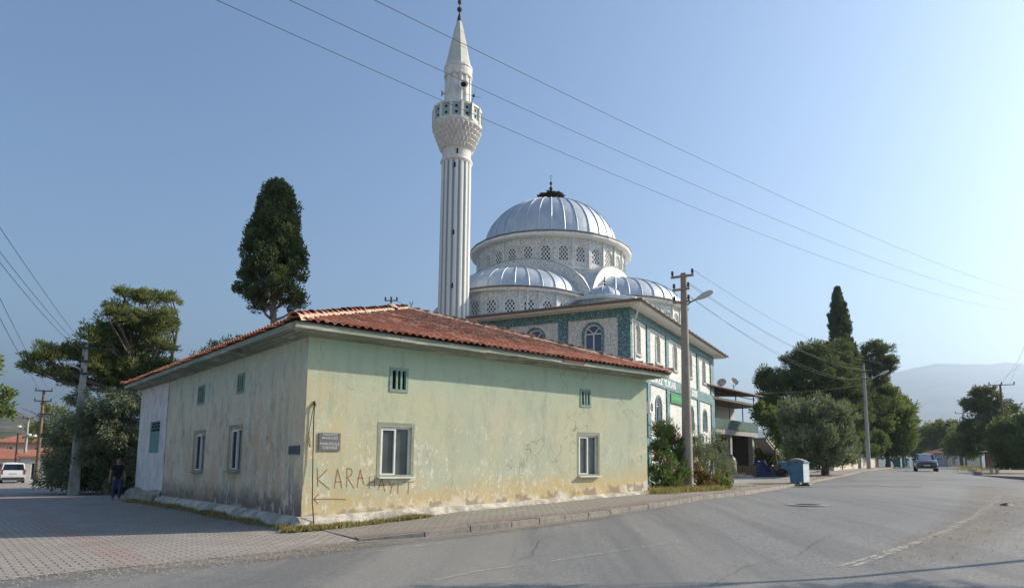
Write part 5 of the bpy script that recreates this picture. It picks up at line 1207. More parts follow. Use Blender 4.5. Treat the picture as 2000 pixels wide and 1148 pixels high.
o = weeds('grass', [on(1410, 29), on(1440, 30.5), on(1480, 32.5), on(1515, 34)], 5000, .1, .3, M_grass, 4); tag(o, 'strip of short grass between the shrubs and the paved yard', 'grass')
o = weeds('grass', [kline(52)+Vector((9.5, 0, 0)), kline(90)+Vector((10.2, 0, 0)), kline(140)+Vector((10.2, 0, 0))], 7000, .35, .8, M_grass, 5); tag(o, 'rough verge grass along the right side of the road', 'grass')
# ------------------------------------------------------------ poles and wires
M_con = gm('weathered_concrete', (.30, .265, .225), .9, .15, 2.5, dirt=(.24, .21, .18), bump=.4)
M_cong = gm('grey_concrete', (.33, .33, .31), .9, .15, 2.5, dirt=(.2, .2, .18), bump=.4)
M_wood = gm('old_pole_wood', (.17, .12, .085), .9, .3, 5, bump=.5)
M_lamp = gm('lamp_housing', (.52, .53, .52), .5, .1, 5)
def insul(z, x, y, par, s=1.0):
    MB().lathe((x, y, z), [(.03*s, 0), (.03*s, .05*s), (.055*s, .06*s), (.055*s, .1*s), (.03*s, .12*s), (.05*s, .14*s), (.045*s, .19*s), (.001, .21*s)], 8).build('insulator', M_blk, par, smooth=40)
def pole(name, base, h, r0_, r1_, mt, label, arms=(), adir=R(-60), lamp=None, group=None, n=14, cat='utility pole', ins_s=1.0):
    o = empty(name, base, 0, label, cat, group); K = 6
    MB().tube([(0, 0, -.4+(h+.4)*k/K) for k in range(K+1)], [r0_+(r1_-r0_)*k/K for k in range(K+1)], n).build('shaft', mt, o, smooth=40)
    d = Vector((math.cos(adir), math.sin(adir), 0))
    for (z, a, b, ni) in arms:          # arm from -a to +b
        ax = Matrix((( d.x, -d.y, 0), (d.y, d.x, 0), (0, 0, 1))); c = d*(b-a)/2+Vector((0, 0, z))+Vector((d.y, -d.x, 0))*(r1_+.04)
        MB().box(c, (a+b, .07, .09), ax=ax).build('crossarm', M_con if mt is M_con else M_blk, o)
        for k in range(ni):
            t_ = -a+.06+(a+b-.12)*k/max(1, ni-1); q = d*t_+Vector((d.y, -d.x, 0))*(r1_+.04); insul(z+.045, q.x, q.y, o, ins_s)
    if lamp:
        z, az, L, s_ = lamp; v = Vector((math.cos(az), math.sin(az), 0)); up = Vector((0, 0, 1))
        MB().tube([v*r1_*.5+up*(z-.1), v*(L*.5)+up*(z+L*.12), v*L+up*(z+L*.36)], .03, 6).build('lamp_arm', M_blk if mt is not M_cong else M_lamp, o, smooth=True)
        a = v*(L*.95)+up*(z+L*.33); b = a+(v+up*.45).normalized()*.85*s_; m = MB()
        pts = [a.lerp(b, k/6) for k in range(7)]; m.tube(pts, [r_*s_ for r_ in (.05, .09, .12, .135, .13, .1, .03)], 12); m.build('lamp_head', M_lamp, o, smooth=True)
    return o
P1b = on(1343, 27.7); hP1 = at(1333, 534, 27.7).z-P1b.z
pole('utility_pole', P1b, hP1, .225, .125, M_con, 'thick tapered concrete pole with three crossarms and a street lamp in front of the mosque', [(hP1-.16, .48, .48, 2), (hP1-.70, .42, .30, 2), (hP1-1.22, .42, .30, 2)], R(-30), (hP1-1.28, R(-14), .5, .95), ins_s=1.1)
P2b = on(147, 33.2); P2b.z = g(P2b.x, P2b.y); hP2 = at(170, 674, 33.2).z-P2b.z
pole('utility_pole', P2b, hP2, .30, .13, M_cong, 'pale concrete pole with a small lamp standing before the bushy tree on the left', [(hP2-.15, .1, .5, 1), (hP2-.8, .1, .35, 1), (hP2-1.4, .1, .35, 1)], R(20), (hP2-1.2, R(190), .35, .62), n=4)
P3b = on(72, 57); hP3 = at(90, 761, 57).z-P3b.z
pole('utility_pole', P3b, hP3, .16, .10, M_wood, 'brownish wooden pole with crossarms and a lamp beside the small grey house', [(hP3-.1, .6, .6, 2), (hP3-.95, .6, .6, 2), (hP3-2.0, .1, .8, 2)], R(30), (hP3-2.1, R(200), .9, .8))
P4b = on(46, 76); hP4 = at(53, 815, 76).z-P4b.z
o4 = pole('utility_pole', P4b, hP4, .17, .12, M_cong, 'pale pole carrying white floodlights behind the white van', [(hP4-.1, .5, .5, 2)], R(30))
for k, (dx, dz) in enumerate(((-.9, -1.0), (.3, -1.9), (.9, -2.0))): m = MB(); m.lathe((dx, 0, hP4+dz), [(.001, -.16), (.16, -.1), (.2, .0), (.16, .1), (.001, .14)], 8); m.tube([(0, 0, hP4+dz-.2), (dx, 0, hP4+dz-.05)], .03, 4); m.build('floodlight', gm('white_lamp', (.75, .76, .75)), o4, smooth=40)
P5b = on(29, 86); hP5 = at(34, 845, 86).z-P5b.z
pole('utility_pole', P5b, hP5, .13, .10, gm('tarred_wood', (.05, .04, .035)), 'thin dark pole without arms next to the pink house', [])
RP = on(1697, 70); hR = at(1684, 708, 70).z-RP.z
pole('utility_pole', RP, hR, .22, .12, M_cong, 'slender concrete pole with a street lamp in front of the slim cypress', [(hR-.12, 1.1, 1.1, 2), (hR-.95, .8, .8, 2), (hR-1.7, 1.0, .8, 2)], R(-40), (hR-1.8, R(-20), 1.5, 1.1))
RQ = on(1748, 108); pole('utility_pole', RQ, at(1740, 785, 108).z-RQ.z, .16, .11, M_cong, 'farther concrete pole half hidden in the roadside trees of the left pavement', [(8.9, .5, .5, 2)], R(-30))
far = [(1966, 1953, 750, 84, 'nearest of the poles on the right side of the road, with a wide top arm'), (1917, 1905, 783, 106, 'second pole of the row on the right side, single top arm over the pine'), (1888, 1880, 806, 126, 'third pole of the row on the right side, with double arms'), (1874, 1867, 823, 150, 'fourth pole of the row on the right side, before the low long shed'), (1841, 1835, 832, 168, 'farthest pole of the row on the right side, at the end of the road')]
fpt = []
for i, (xb, xt, yt, D, lb) in enumerate(far):
    b_ = on(xb, D); h_ = at(xt, yt, D).z-b_.z; fpt.append((b_, h_))
    pole('utility_pole', b_, h_, .19, .12, M_cong if i % 2 else M_wood, lb, [(h_-.1, 1.3, 1.5, 3)] + ([(h_-1.4, .7, .7, 2)] if i in (2, 3) else []), R(-15), None, 'poles along the right side of the road', ins_s=1.6)
M_wire = gm('wire_black', (.045, .045, .05), .6, .2, 3, bump=0)
def wire(a, b, sag, label, r_=.007, group=None, mid=None, n=26):
    a, b = Vector(a), Vector(b); pts = [a.lerp(b, k/n)-Vector((0, 0, sag*4*(k/n)*(1-k/n))) for k in range(n+1)]
    o = MB(); o.tube([p-a for p in pts], r_, 5); o = o.build('wire', M_wire, None, smooth=True, loc=a); return tag(o, label, 'cable', group)
def sky_wire(pA, pM, pB, label):
    A, B_ = at(pA[0], pA[1], 11.5), at(pB[0], pB[1], 62)
    # depth of the middle point where the column of pM is met on the straight chord
    lo, hi = 0., 1.
    for _ in range(40):
        mid = (lo+hi)/2; p = A.lerp(B_, mid); d = p-Vector((0, 0, H)); x = PX+F*d.dot(cr)/d.dot(f0)
        if x < pM[0]: lo = mid
        else: hi = mid
    p = A.lerp(B_, lo); q = at(pM[0], pM[1], p.y); sag = (p.z-q.z)/(4*lo*(1-lo)); wire(A, B_, sag, label, .0065, 'long cables crossing the sky', n=50)
sky_wire((300, -55), (1000, 256), (2080, 615), 'lowest of the three long cables crossing the sky, passing just under the minaret balcony')
sky_wire((420, -68), (1000, 202), (2080, 603), 'middle one of the three long cables crossing the sky, behind the minaret shaft top')
sky_wire((590, -70), (1000, 133), (2080, 588), 'uppermost of the three long cables crossing the sky, past the minaret cone')
pt = lambda b, h_, dz, t_, az: b+Vector((0, 0, h_+dz))+Vector((math.cos(az), math.sin(az), 0))*t_
G2 = 'wires between the near pole and the pole by the cypress'
for k, (dz1, t1, dz2, t2, lb) in enumerate(((.08, .42, .05, 1.0, 'top wire'), (-.45, .26, -.08, -.9, 'second wire'), (-.48, .2, -.8, .7, 'middle wire'), (-.98, .25, -1.55, -.8, 'fourth wire'), (-1.0, .2, -1.6, .6, 'lowest wire'))):
    wire(pt(P1b, hP1, dz1, t1, R(-30)), pt(RP, hR, dz2, t2, R(-40)), .75+.12*k, lb+' strung from the near pole to the pole by the slim cypress', .007, G2)
for k, (dz, t_) in enumerate(((.05, 1.0), (-.8, -.7))): wire(pt(RP, hR, dz, t_, R(-40)), pt(RQ, at(1740, 785, 108).z-RQ.z, -.1-.2*k, .3-.6*k, R(-30)), .5, ('upper', 'lower')[k]+' wire between the pole by the cypress and the next pole', .007)
wire(at(1446, 767, 56), pt(RP, hR, -2.2, .1, 0), .3, 'thin wire from the balcony house roof to the pole by the cypress', .007)
wire(pt(P1b, hP1, -.62, -.3, R(-30)), mw(-1, 6, 10.6), .35, 'short slack wire from the near pole to the mosque roof', .009)
for i in range(len(fpt)-1): wire(fpt[i][0]+Vector((.9, 0, fpt[i][1])), fpt[i+1][0]+Vector((.9, 0, fpt[i+1][1])), .4, ('first', 'second', 'third', 'fourth')[i]+' span of wire along the right row of poles', .008)
for k, (x, y) in enumerate(((2040, 540), (2045, 590), (2060, 640))): wire(fpt[0][0]+Vector((1.2-k, 0, fpt[0][1]+.1)), at(x, y, 50), .5, ('topmost', 'middle', 'bottom')[k]+' wire leaving the right edge from the nearest right-hand pole', .007)
lw_ = [((-40, 385), (150, 633), 0, .1), ((-40, 440), (138, 645), 1, .15), ((-40, 462), (136, 655), 2, .2), ((-40, 500), (108, 664), 3, .2), ((-40, 545), (100, 672), 4, .2)]
for (a, b, k, sg_) in lw_:
    e = pt(P2b, hP2, -.1-.18*k, .0, 0) if k < 3 else pt(P3b, hP3, -.1-.9*(k-3), .4, R(30))
    wire(at(a[0], a[1], 13), e, sg_, ('topmost', 'second', 'third', 'fourth', 'lowest')[k]+' of the wires coming down from the upper left to the left poles', .007, 'wires at the left edge')
for k in range(2): wire(pt(P2b, hP2, -.3-.6*k, .05, 0), pt(P3b, hP3, -.1-.8*k, .3, R(30)), .3, ('upper', 'lower')[k]+' wire between the pale left pole and the wooden pole', .007)
wire(at(880, 625, 38), q if False else ib.location+Vector((.1, 0, .25)), .1, 'thin wire from the insulator bracket to the minaret', .008)
# wall brackets and stay wires between near pole and mosque windows
for k, (x, y) in enumerate(((1378, 727), (1380, 785))): p = Vector(mw(.12, 15.0-.0, 0)); p.z = at(x, y, p.y).z; wire(P1b+Vector((.1, .1, hP1*(.60, .43)[k])), p, .02, ('upper', 'lower')[k]+' stay wire from the near pole to the mosque wall', .007)
# ------------------------------------------------------------ balcony house
HA = Vector((12.75, 51.5, 0)); HR = math.atan2(8, 6.1); hg = .8
hs = empty('balcony_house', HA, HR, 'two-storey house with a green-sheeted balcony, dark open ground floor and rooftop canopy', 'house')
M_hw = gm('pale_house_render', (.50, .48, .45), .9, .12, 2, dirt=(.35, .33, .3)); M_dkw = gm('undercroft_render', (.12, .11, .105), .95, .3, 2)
m = MB(); wall_open(m, (-3, 1.9, 0), (1, 0, 0), (0, -1, 0), 13, 4.35, 6.5, [(4.6, 5.7, 4.4, 6.2, 0), (6.6, 8.2, 5.1, 6.1, 0), (1.2, 2.4, 5.1, 6.1, 0)], .15); m.b2(-3, 10, 8.8, 9, 4.3, 6.5); m.b2(9.85, 10, 2.1, 8.8, 4.3, 6.5); m.b2(-3, -2.85, 2.1, 8.8, 4.3, 6.5); m.build('wall', M_hw, hs)
pvc_window(hs, (-3, 1.9, 0), (1, 0, 0), (0, -1, 0), 6.6, 8.2, 5.1, 6.1); pvc_window(hs, (-3, 1.9, 0), (1, 0, 0), (0, -1, 0), 1.2, 2.4, 5.1, 6.1); 
d_ = pvc_window(hs, (-3, 1.9, 0), (1, 0, 0), (0, -1, 0), 4.6, 5.7, 4.4, 6.2); d_.name = 'balcony_door'
m = MB(); m.b2(-3, 10.2, 0, 9, 4.08, 4.3); m.b2(-3, 10.2, -.06, 0, 3.95, 4.33); m.build('floor_slab', M_cong, hs)
MB().b2(-3.2, 10.4, -.4, 9.2, 6.5, 6.68).build('roof_slab', gm('dark_slab', (.13, .11, .10), .9), hs)
m = MB(); m.b2(-3, 10.2, -.1, -.07, 4.34, 5.12); m.b2(10.2, 10.23, -.1, 1.9, 4.34, 5.12); m.build('balcony_screen', gm('green_sheet', (.008, .065, .052), .6, .35, 1.5), hs)
M_iron = gm('dark_iron', (.05, .04, .038), .7)
for x in (-1.5, 1.2, 4.0, 6.8, 10.1): MB().tube([(x, -.05, 4.3), (x, -.05, 6.5)], .045, 6).build('balcony_post', M_iron, hs)
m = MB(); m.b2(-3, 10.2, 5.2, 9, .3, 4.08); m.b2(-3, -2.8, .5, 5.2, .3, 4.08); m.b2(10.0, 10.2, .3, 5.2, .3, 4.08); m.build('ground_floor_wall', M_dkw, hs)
for x in (.5, 4.7, 9.6): MB().box((x, .35, 2.3), (.38, .38, 3.6)).build('pillar', M_cong, hs)
m = MB(); m.add([(-3, -.8, 7.35), (9.6, -.8, 7.35), (9.6, 6, 7.75), (-3, 6, 7.75), (-3, -.8, 7.43), (9.6, -.8, 7.43), (9.6, 6, 7.83), (-3, 6, 7.83)], [(0, 1, 2, 3), (7, 6, 5, 4), (0, 4, 5, 1), (1, 5, 6, 2), (2, 6, 7, 3)])
cn = m.build('canopy', gm('rusty_sheet', (.20, .13, .10), .8, .3, 2), hs)
m = MB()
for x in (-2, 1.5, 5, 9): m.tube([(x, -.2, 6.68), (x, -.2, 7.38)], .05, 5); m.tube([(x, 5, 6.68), (x, 5, 7.7)], .05, 5)
m.tube([(-3, -.2, 7.1), (9.4, -.2, 7.1)], .035, 5); m.build('canopy_frame', M_iron, hs)
m = MB(); ns = 16
for k in range(ns): x0, z = 8.6+k*.52, 4.05-(k+1)*.2; m.b2(x0, x0+.52, -1.35, -.15, z-.14, z)
m.build('stairs', gm('pale_stair', (.42, .41, .38), .9, .2, 4), hs)
m = MB(); m.add([(8.6, -1.3, 3.6), (8.6+ns*.52, -1.3, .3), (8.6+ns*.52, -.2, .3), (8.6, -.2, 3.6), (8.6, -1.3, 3.8), (8.6+ns*.52, -1.3, .62), (8.6+ns*.52, -.2, .62), (8.6, -.2, 3.8)], [(3, 2, 1, 0), (4, 5, 6, 7), (0, 1, 5, 4), (2, 3, 7, 6), (1, 2, 6, 5), (3, 0, 4, 7)]); m.build('stair_flight', M_cong, hs)
Hm = Matrix.Rotation(HR, 3, 'Z'); hwp = lambda x, y, z: HA+Hm@Vector((x, y, z))
for k, (px, py, lb) in enumerate(((1410, 748, 'pale satellite dish on the rooftop canopy, nearer the mosque'), (1433, 746, 'darker satellite dish on the rooftop canopy, farther from the mosque'))):
    p = at(px, py, 53+k*4); o = empty('satellite_dish', (p.x, p.y, 7.5), R(-30+k*50), lb, 'satellite dish', 'dishes on the canopy'); dz = p.z-7.5
    b = MB().lathe((0, 0, 0), [(.001, 0), (.15, .015), (.28, .06), (.36, .12)], 18); rm = Matrix.Rotation(R(62), 3, 'X'); b.v = [tuple(rm@Vector(v)+Vector((0, 0, dz))) for v in b.v]; b.build('reflector', gm('dish_grey', (.42, .41, .4) if k == 0 else (.5, .5, .5)), o, smooth=True)
    MB().tube([(0, 0, -.2), (0, .1, dz)], .03, 5).build('mast', M_iron, o); MB().tube([(0, 0, dz-.4), (0, -.75, dz+.02)], .02, 5).build('feed_arm', M_iron, o)
# junk in the undercroft
def at_g(px, D): return on(px, D)
b_ = on(1459, 47.5); pl = empty('pallet', b_, R(-25), 'brown wooden pallet leaning upright beside the dark undercroft', 'pallet')
M_pw = gm('pallet_wood', (.17, .11, .07), .9, .3, 8)
for k in range(8): MB().box((-.52+k*.15, -.05+.0, .42), (.10, .03, .85), ax=Matrix.Rotation(R(14), 3, 'X')).build('board', M_pw, pl)
for z in (.1, .75): MB().box((0, .0+z*-.1, z), (1.2, .07, .08)).build('rail', M_pw, pl)
def lump(name, loc, r_, col_, label, cat, seed):
    rnd = random.Random(seed); m = MB(); NU, NV = 14, 8
    for j in range(NV+1):
        for i in range(NU):
            th = 2*PI*i/NU; ph = PI/2*j/NV; q = 1+.18*math.sin(th*3+seed)*math.cos(ph)+.12*math.sin(th*5+j)+rnd.uniform(-.05, .05)
            m.v.append((r_[0]*math.cos(th)*math.cos(ph)*q, r_[1]*math.sin(th)*math.cos(ph)*q, r_[2]*math.sin(ph)*q-.05))
    for j in range(NV):
        for i in range(NU): m.f.append((j*NU+i, j*NU+(i+1) % NU, (j+1)*NU+(i+1) % NU, (j+1)*NU+i))
    return tag(m.build(name, gm(name+'_mat'+str(seed), col_, .6, .3, 5, bump=.5), None, smooth=True, loc=loc), label, cat)
lump('tarpaulin', on(1485, 48.5), (.9, .6, 1.1), (.012, .022, .075), 'dark blue tarpaulin heaped beside the leaning pallet', 'tarpaulin', 1)
lump('tarpaulin', on(1512, 49.5), (1.0, .7, .8), (.02, .022, .05), 'black crumpled sheeting under the outside stairs', 'tarpaulin', 2)
lump('rubble_heap', on(1440, 46.5), (1.1, .5, .28), (.26, .25, .23), 'grey gravel heap in front of the pallet', 'rubble', 3)
lump('plant_heap', on(1421, 50), (.7, .6, 1.6), (.10, .105, .09), 'dusty grey bundle at the foot of the mosque end wall', 'bundle', 4)
# ------------------------------------------------------------ dumpsters
def dumpster(loc, rz, cmat, side, label, s=1., group=None):
    o = empty('dumpster', loc, rz, label, 'dumpster', group); prof = [(.0, .07), (.62, .07), (.62, 1.08), (-.24, 1.08), (-.60, 1.12), (-.62, 1.05), (-.14, .6)]
    m = MB(); W_ = 1.15; m.add([(x*s, y*s, z*s) for y in (0, W_) for x, z in prof], [(0, 1, 2, 3, 6), (3, 4, 5, 6), (13, 10, 9, 8, 7), (13, 12, 11, 10), (0, 6, 13, 7), (6, 5, 12, 13), (5, 4, 11, 12), (1, 0, 7, 8), (4, 3, 10, 11)]); m.build('body', cmat, o)
    MB().add([(.622*s, y*s, z*s) for y, z in ((0, .07), (W_, .07), (W_, 1.08), (0, 1.08))], [(0, 1, 2, 3)]).build('back_panel', side, o)
    m = MB()
    for y in (.02, W_-.06):
        for x in (-.02, .58): m.box((x*s, (y+.02)*s, .5*s), (.05*s, .05*s, 1.0*s))
    m.box((.2*s, -.015*s, 1.06*s), (.9*s, .04*s, .06*s)); m.box((.64*s, .57*s, 1.06*s), (.05*s, 1.2*s, .07*s)); m.build('rim_frame', cmat, o)
    m = MB(); K = 8
    pts = [(-.35+.95*k/K, 1.06+.30*math.sin(PI*(.25+.6*k/K))-.12) for k in range(K+1)]
    for k in range(K): (x0, z0), (x1, z1) = pts[k], pts[k+1]; m.add([(x0*s, .7*s, z0*s), (x1*s, .7*s, z1*s), (x1*s, W_*s, (z1+.05)*s), (x0*s, W_*s, (z0+.05)*s), (x0*s, .7*s, 1.0*s), (x1*s, .7*s, 1.0*s)], [(0, 1, 2, 3), (0, 4, 5, 1)])
    m.build('lid', gm('grey_lid', (.18, .18, .175), .7, .3, 5), o)
    for x, y in ((.08, .12), (.55, .12), (.08, W_-.12), (.55, W_-.12)): b = MB().tube([(x*s, (y-.025)*s, .06*s), (x*s, (y+.025)*s, .06*s)], .06*s, 10); b.build('wheel', M_blk, o)
    return o
t = NT('worn_blue_paint'); c = t.mix(t.ramp(t.noise(3, 6, .7), .35, .65), (.045, .13, .23), (.07, .19, .30)); c = t.mix(t.ramp(t.noise(2.4, 7, .75, t.mapv(t.tc(), (1, 1, 1), (0, 0, 0), (2, 0, 5))), .56, .60), c, (.05, .045, .045)); M_bl = t.fin(c, .6)
dl = on(1544, 34.6); dl.z += ramp_s(dl.x, dl.y); dumpster(dl, R(-35), M_bl, gm('sunlit_pale_paint', (.42, .48, .52), .6, .2, 5, dirt=(.25, .25, .25)), 'rusty blue steel dumpster with its sunlit back coloured pale, on the sidewalk edge', .98)  # sunlight on the back face is painted in as a paler colour
lump('rubbish_bag', on(1574, 33.6)+Vector((0, 0, .12)), (.28, .16, .14), (.03, .022, .02), 'dark rubbish bag lying beside the blue dumpster', 'rubbish bag', 6)
M_tl = gm('teal_bin_paint', (.07, .22, .21), .6, .2, 4)
d2 = on(1747, 96); dumpster(d2, R(-35), M_tl, M_tl, 'teal dumpster at the pavement edge ahead of the approaching car', 1.25, 'teal dumpsters'); 
d3 = on(1766, 112); dumpster(d3, R(-35), M_tl, M_tl, 'second farther teal dumpster just left of the approaching car', 1.25, 'teal dumpsters')
b_ = on(1775, 104); o = MB(); o.box((0, 0, .5), (.3, .15, 1.1), taper=.8); tag(o.build('bollard', M_wp, None, loc=b_), 'small white post left of the approaching car', 'bollard')
# ------------------------------------------------------------ walls along the left pavement
def seg_wall(name, a, b, h, th, mt, label):
    d = b-a; L = Vector((d.x, d.y)).length; o = empty(name, a, math.atan2(d.y, d.x), label, 'wall'); m = MB(); n = 8; dz = b.z-a.z
    for y in (0, th):
        for k in range(n+1): x = L*k/n; zz = dz*k/n; m.v += [(x, y, zz-.4), (x, y, zz+h+.03*math.sin(k*2.1))]
    for k in range(n): a_ = 2*k; b_ = 2*(n+1)+2*k; m.f += [(a_, a_+2, a_+3, a_+1), (b_+2, b_, b_+1, b_+3), (a_+1, a_+3, b_+3, b_+1)]
    m.f += [(0, 1, 2*(n+1)+1, 2*(n+1)), (2*n, 2*(n+1)+2*n, 2*(n+1)+2*n+1, 2*n+1)]; m.build('wall_body', mt, o)
    m = MB(); m.add([(x, y, z+h+(dz if x > 1 else 0)) for x in (-.03, L+.03) for y, z in ((-.05, .02), (th+.05, .02), (th+.05, .1), (-.05, .1))], [(0, 4, 7, 3), (3, 7, 6, 2), (2, 6, 5, 1), (0, 3, 2, 1), (4, 5, 6, 7)]); m.build('coping', M_cong, o); return o
M_wwall = gm('limewashed_wall', (.56, .50, .40), .9, .15, 1.2, dirt=(.40, .28, .17), bump=.4)
wa = lambda D, d=1.75: (lambda p: Vector((p.x-d, p.y+d*.5, g(p.x, p.y))))(kline(D))
seg_wall('low_wall', wa(57.5), wa(61.5), 1.15, .25, M_wwall, 'short stained white garden wall nearest the olive tree'); seg_wall('low_wall', wa(62.3), wa(72), 1.15, .25, M_wwall, 'middle length of stained white wall behind the slender pole'); seg_wall('low_wall', wa(73.5), wa(92), 1.15, .25, M_wwall, 'farthest length of white wall running towards the teal dumpster')
p = wa(72.8); MB_ = MB(); MB_.box((0, 0, 1.0), (.35, .35, 2.2)); tag(MB_.build('gate_pillar', M_cong, None, loc=p), 'tall grey gate pillar between two lengths of white wall', 'pillar')
# ------------------------------------------------------------ far buildings
M_rt = gm('far_roof_tiles', (.33, .13, .08), .85, .25, 1.2); 
def house(name, c, rz, L, W, h, rh, wm, label, ov=.4, wins=(), cat='house', flat=False, base=None):
    base = c.z if base is None else base; o = empty(name, Vector((c.x, c.y, base)), rz, label, cat); m = MB()
    ops = [w_ for w_ in wins if w_[0] == 0]; ops2 = [w_ for w_ in wins if w_[0] == 1]
    wall_open(m, (-L/2, -W/2, 0), (1, 0, 0), (0, -1, 0), L, -1, h, [q[1:]+(0,) for q in ops], .15); wall_open(m, (L/2, -W/2, 0), (0, 1, 0), (1, 0, 0), W, -1, h, [q[1:]+(0,) for q in ops2], .15)
    m.b2(-L/2, L/2-.16, W/2-.2, W/2, -1, h); m.b2(-L/2+.001, -L/2+.2, -W/2+.16, W/2-.21, -1, h); m.build('wall', wm, o)
    for q in ops: pvc_window(o, (-L/2, -W/2, 0), (1, 0, 0), (0, -1, 0), *q[1:])
    for q in ops2: pvc_window(o, (L/2, -W/2, 0), (0, 1, 0), (1, 0, 0), *q[1:])
    a, b = L/2+ov, W/2+ov; k = min(a, b); m = MB(); rx = max(.01, a-b); ry = max(.01, b-a)
    vs = [(-a, -b, h), (a, -b, h), (a, b, h), (-a, b, h), (-a, -b, h+.15), (a, -b, h+.15), (a, b, h+.15), (-a, b, h+.15)]
    top = [(-rx, 0, h+.15+rh), (rx, 0, h+.15+rh)] if a >= b else [(0, -ry, h+.15+rh), (0, ry, h+.15+rh)]
    fs = [(0, 3, 2, 1), (0, 1, 5, 4), (1, 2, 6, 5), (2, 3, 7, 6), (3, 0, 4, 7)] + ([(4, 5, 9, 8), (5, 6, 9), (6, 7, 8, 9), (7, 4, 8)] if a >= b else [(4, 5, 8), (5, 6, 9, 8), (6, 7, 9), (7, 4, 8, 9)])
    m.add(vs+top, fs); r_ = m.build('roof', M_rt, o); MB().box((L*.2, .3, h+rh*.9), (.5, .5, .9)).build('chimney', M_cong, r_)
    return o
M_pink = gm('pink_render', (.50, .28, .24), .9, .1, 2); M_gr_ = gm('grey_render', (.40, .40, .40), .9, .12, 2); M_wh = gm('white_house_render', (.62, .60, .56), .9, .1, 2)
c = on(52, 118); house('pink_house', c, R(35), 9, 8, 5.0, 1.5, M_pink, 'pink two-storey house with a red hip roof behind the wooden pole', .5, ((0, 1.5, 2.5, 3.3, 4.4), (0, 5.5, 7, 3.3, 4.4), (1, 2, 3, 3.3, 4.4), (0, 5.5, 7, .9, 2.1)))
c = on(104, 68); house('grey_house', c, R(38), 5.4, 5, 2.35, 1.1, M_gr_, 'small low grey house with a tiled roof and dark doors right of the white van', .35, ((0, .8, 1.5, .2, 1.9), (0, 2.0, 2.7, .2, 1.9), (0, 3.6, 4.4, .9, 1.8)))
c = on(-8, 92); house('white_house', c, R(30), 9, 7, 2.2, 1.4, M_wh, 'low white house with a red roof at the left edge behind the van', .5, ((0, 5, 6, .9, 1.8),))
c = on(1846, 250); c.z = g(c.x, c.y); house('red_roofed_house', c, R(-5), 17, 12, 9.2, 3.0, gm('dull_pink_render', (.36, .27, .24), .9), 'large far house with a broad red roof above the end of the road', .9, tuple((0, x, x+1.6, z, z+1.5) for x in (1.5, 5, 9, 13) for z in (3.6, 6.6)))
c = on(1862, 140); house('long_shed', c, R(18), 9, 5.5, 2.5, 1.3, M_gr_, 'long low grey shed with a faded roof by the far poles', .3, ((0, 1.2, 2, .3, 2.0), (0, 3, 3.8, .3, 2.0), (0, 6, 7, 1, 2)))
c = on(1838, 158); house('small_shed', c, R(18), 5, 5, 2.6, .9, M_wh, 'small pale shed left of the long grey shed', .3, ((0, 2, 2.7, .3, 2.0),))
# open porch shed at right
c = on(1962, 89); o = empty('porch_shed', c, R(15), 'little open-fronted shed with a tin roof under the trees at the right edge', 'shed')
for x, y in ((-1.6, -1.2), (1.6, -1.2), (-1.6, 1.2), (1.6, 1.2)): MB().box((x, y, 1.1), (.12, .12, 2.2)).build('post', M_wood, o)
MB().add([(-2, -1.6, 2.1), (2, -1.6, 2.5), (2, 1.6, 2.5), (-2, 1.6, 2.1), (-2, -1.6, 2.17), (2, -1.6, 2.57), (2, 1.6, 2.57), (-2, 1.6, 2.17)], [(3, 2, 1, 0), (4, 5, 6, 7), (0, 1, 5, 4), (1, 2, 6, 5), (2, 3, 7, 6), (3, 0, 4, 7)]).build('roof', gm('tin_roof', (.34, .26, .20), .8), o); MB().b2(-1.6, 1.6, 1.1, 1.2, 0, 2.1).build('back_wall', M_wood, o)
seg_wall('low_wall', on(1984, 84), on(2040, 82), 1.5, .3, gm('pinkish_wall', (.40, .31, .26), .9), 'rough pinkish wall at the right edge beside the open shed')
# things lying on the road
for k, (px, py, lb) in enumerate(((1936, 925, 'left of the two short concrete stumps on the far road'), (1947, 926, 'right of the two short concrete stumps on the far road'))):
    b_ = on(px, 52+k*.2); m = MB(); m.box((0, 0, .2), (.17, .17, .5), taper=.85); tag(m.build('concrete_stump', M_con, None, loc=b_, rz=.3), lb, 'concrete block', 'stumps on the road')
lump('rubble_heap', on(1930, 52.5), (.7, .2, .1), (.12, .10, .09), 'dark rubble trail beside the concrete stumps', 'rubble', 7)
b_ = G(1966, 988); lump('tyre_scrap', b_, (.19, .12, .13), (.02, .018, .018), 'black lump of tyre scrap lying on the dusty strip', 'debris', 8)
b_ = G(1976, 979); lump('tyre_scrap', b_, (.16, .07, .05), (.03, .025, .022), 'flat dark shred just behind the black lump on the road', 'debris', 9)
b_ = G(1897, 1036); lump('litter', b_, (.10, .06, .03), (.55, .54, .5), 'small white scrap of litter on the asphalt at right', 'litter', 10)
b_ = G(609, 1084); lump('litter', b_, (.06, .04, .007), (.7, .7, .68), 'tiny white scrap of paper on the asphalt near the building corner', 'litter', 11)
# air conditioners on the mosque
def ac(y, z, label):
    o = empty('air_conditioner', mw(.14, y, z), MRZ, label, 'air conditioner', 'air conditioners on the mosque wall')
    MB().box((.2, 0, .3), (.3, .85, .6)).build('casing', M_pvc, o); b = MB().lathe((0, 0, 0), [(.24, 0), (.24, .007), (.2, .007), (.2, .004), (.001, .004)], 18); b.v = [(.351+z_, x-.1, y_+.3) for x, y_, z_ in b.v]; b.build('fan_grille', gm('grille_dark', (.1, .1, .1)), o)
ac(14.3, 3.1, 'white air conditioner box under the lower windows near the mosque end'); ac(13.3, 3.0, 'second white air conditioner box beside the first on the mosque wall'); ac(2.1, 4.3, 'small white air conditioner beside the end of the green building wall')
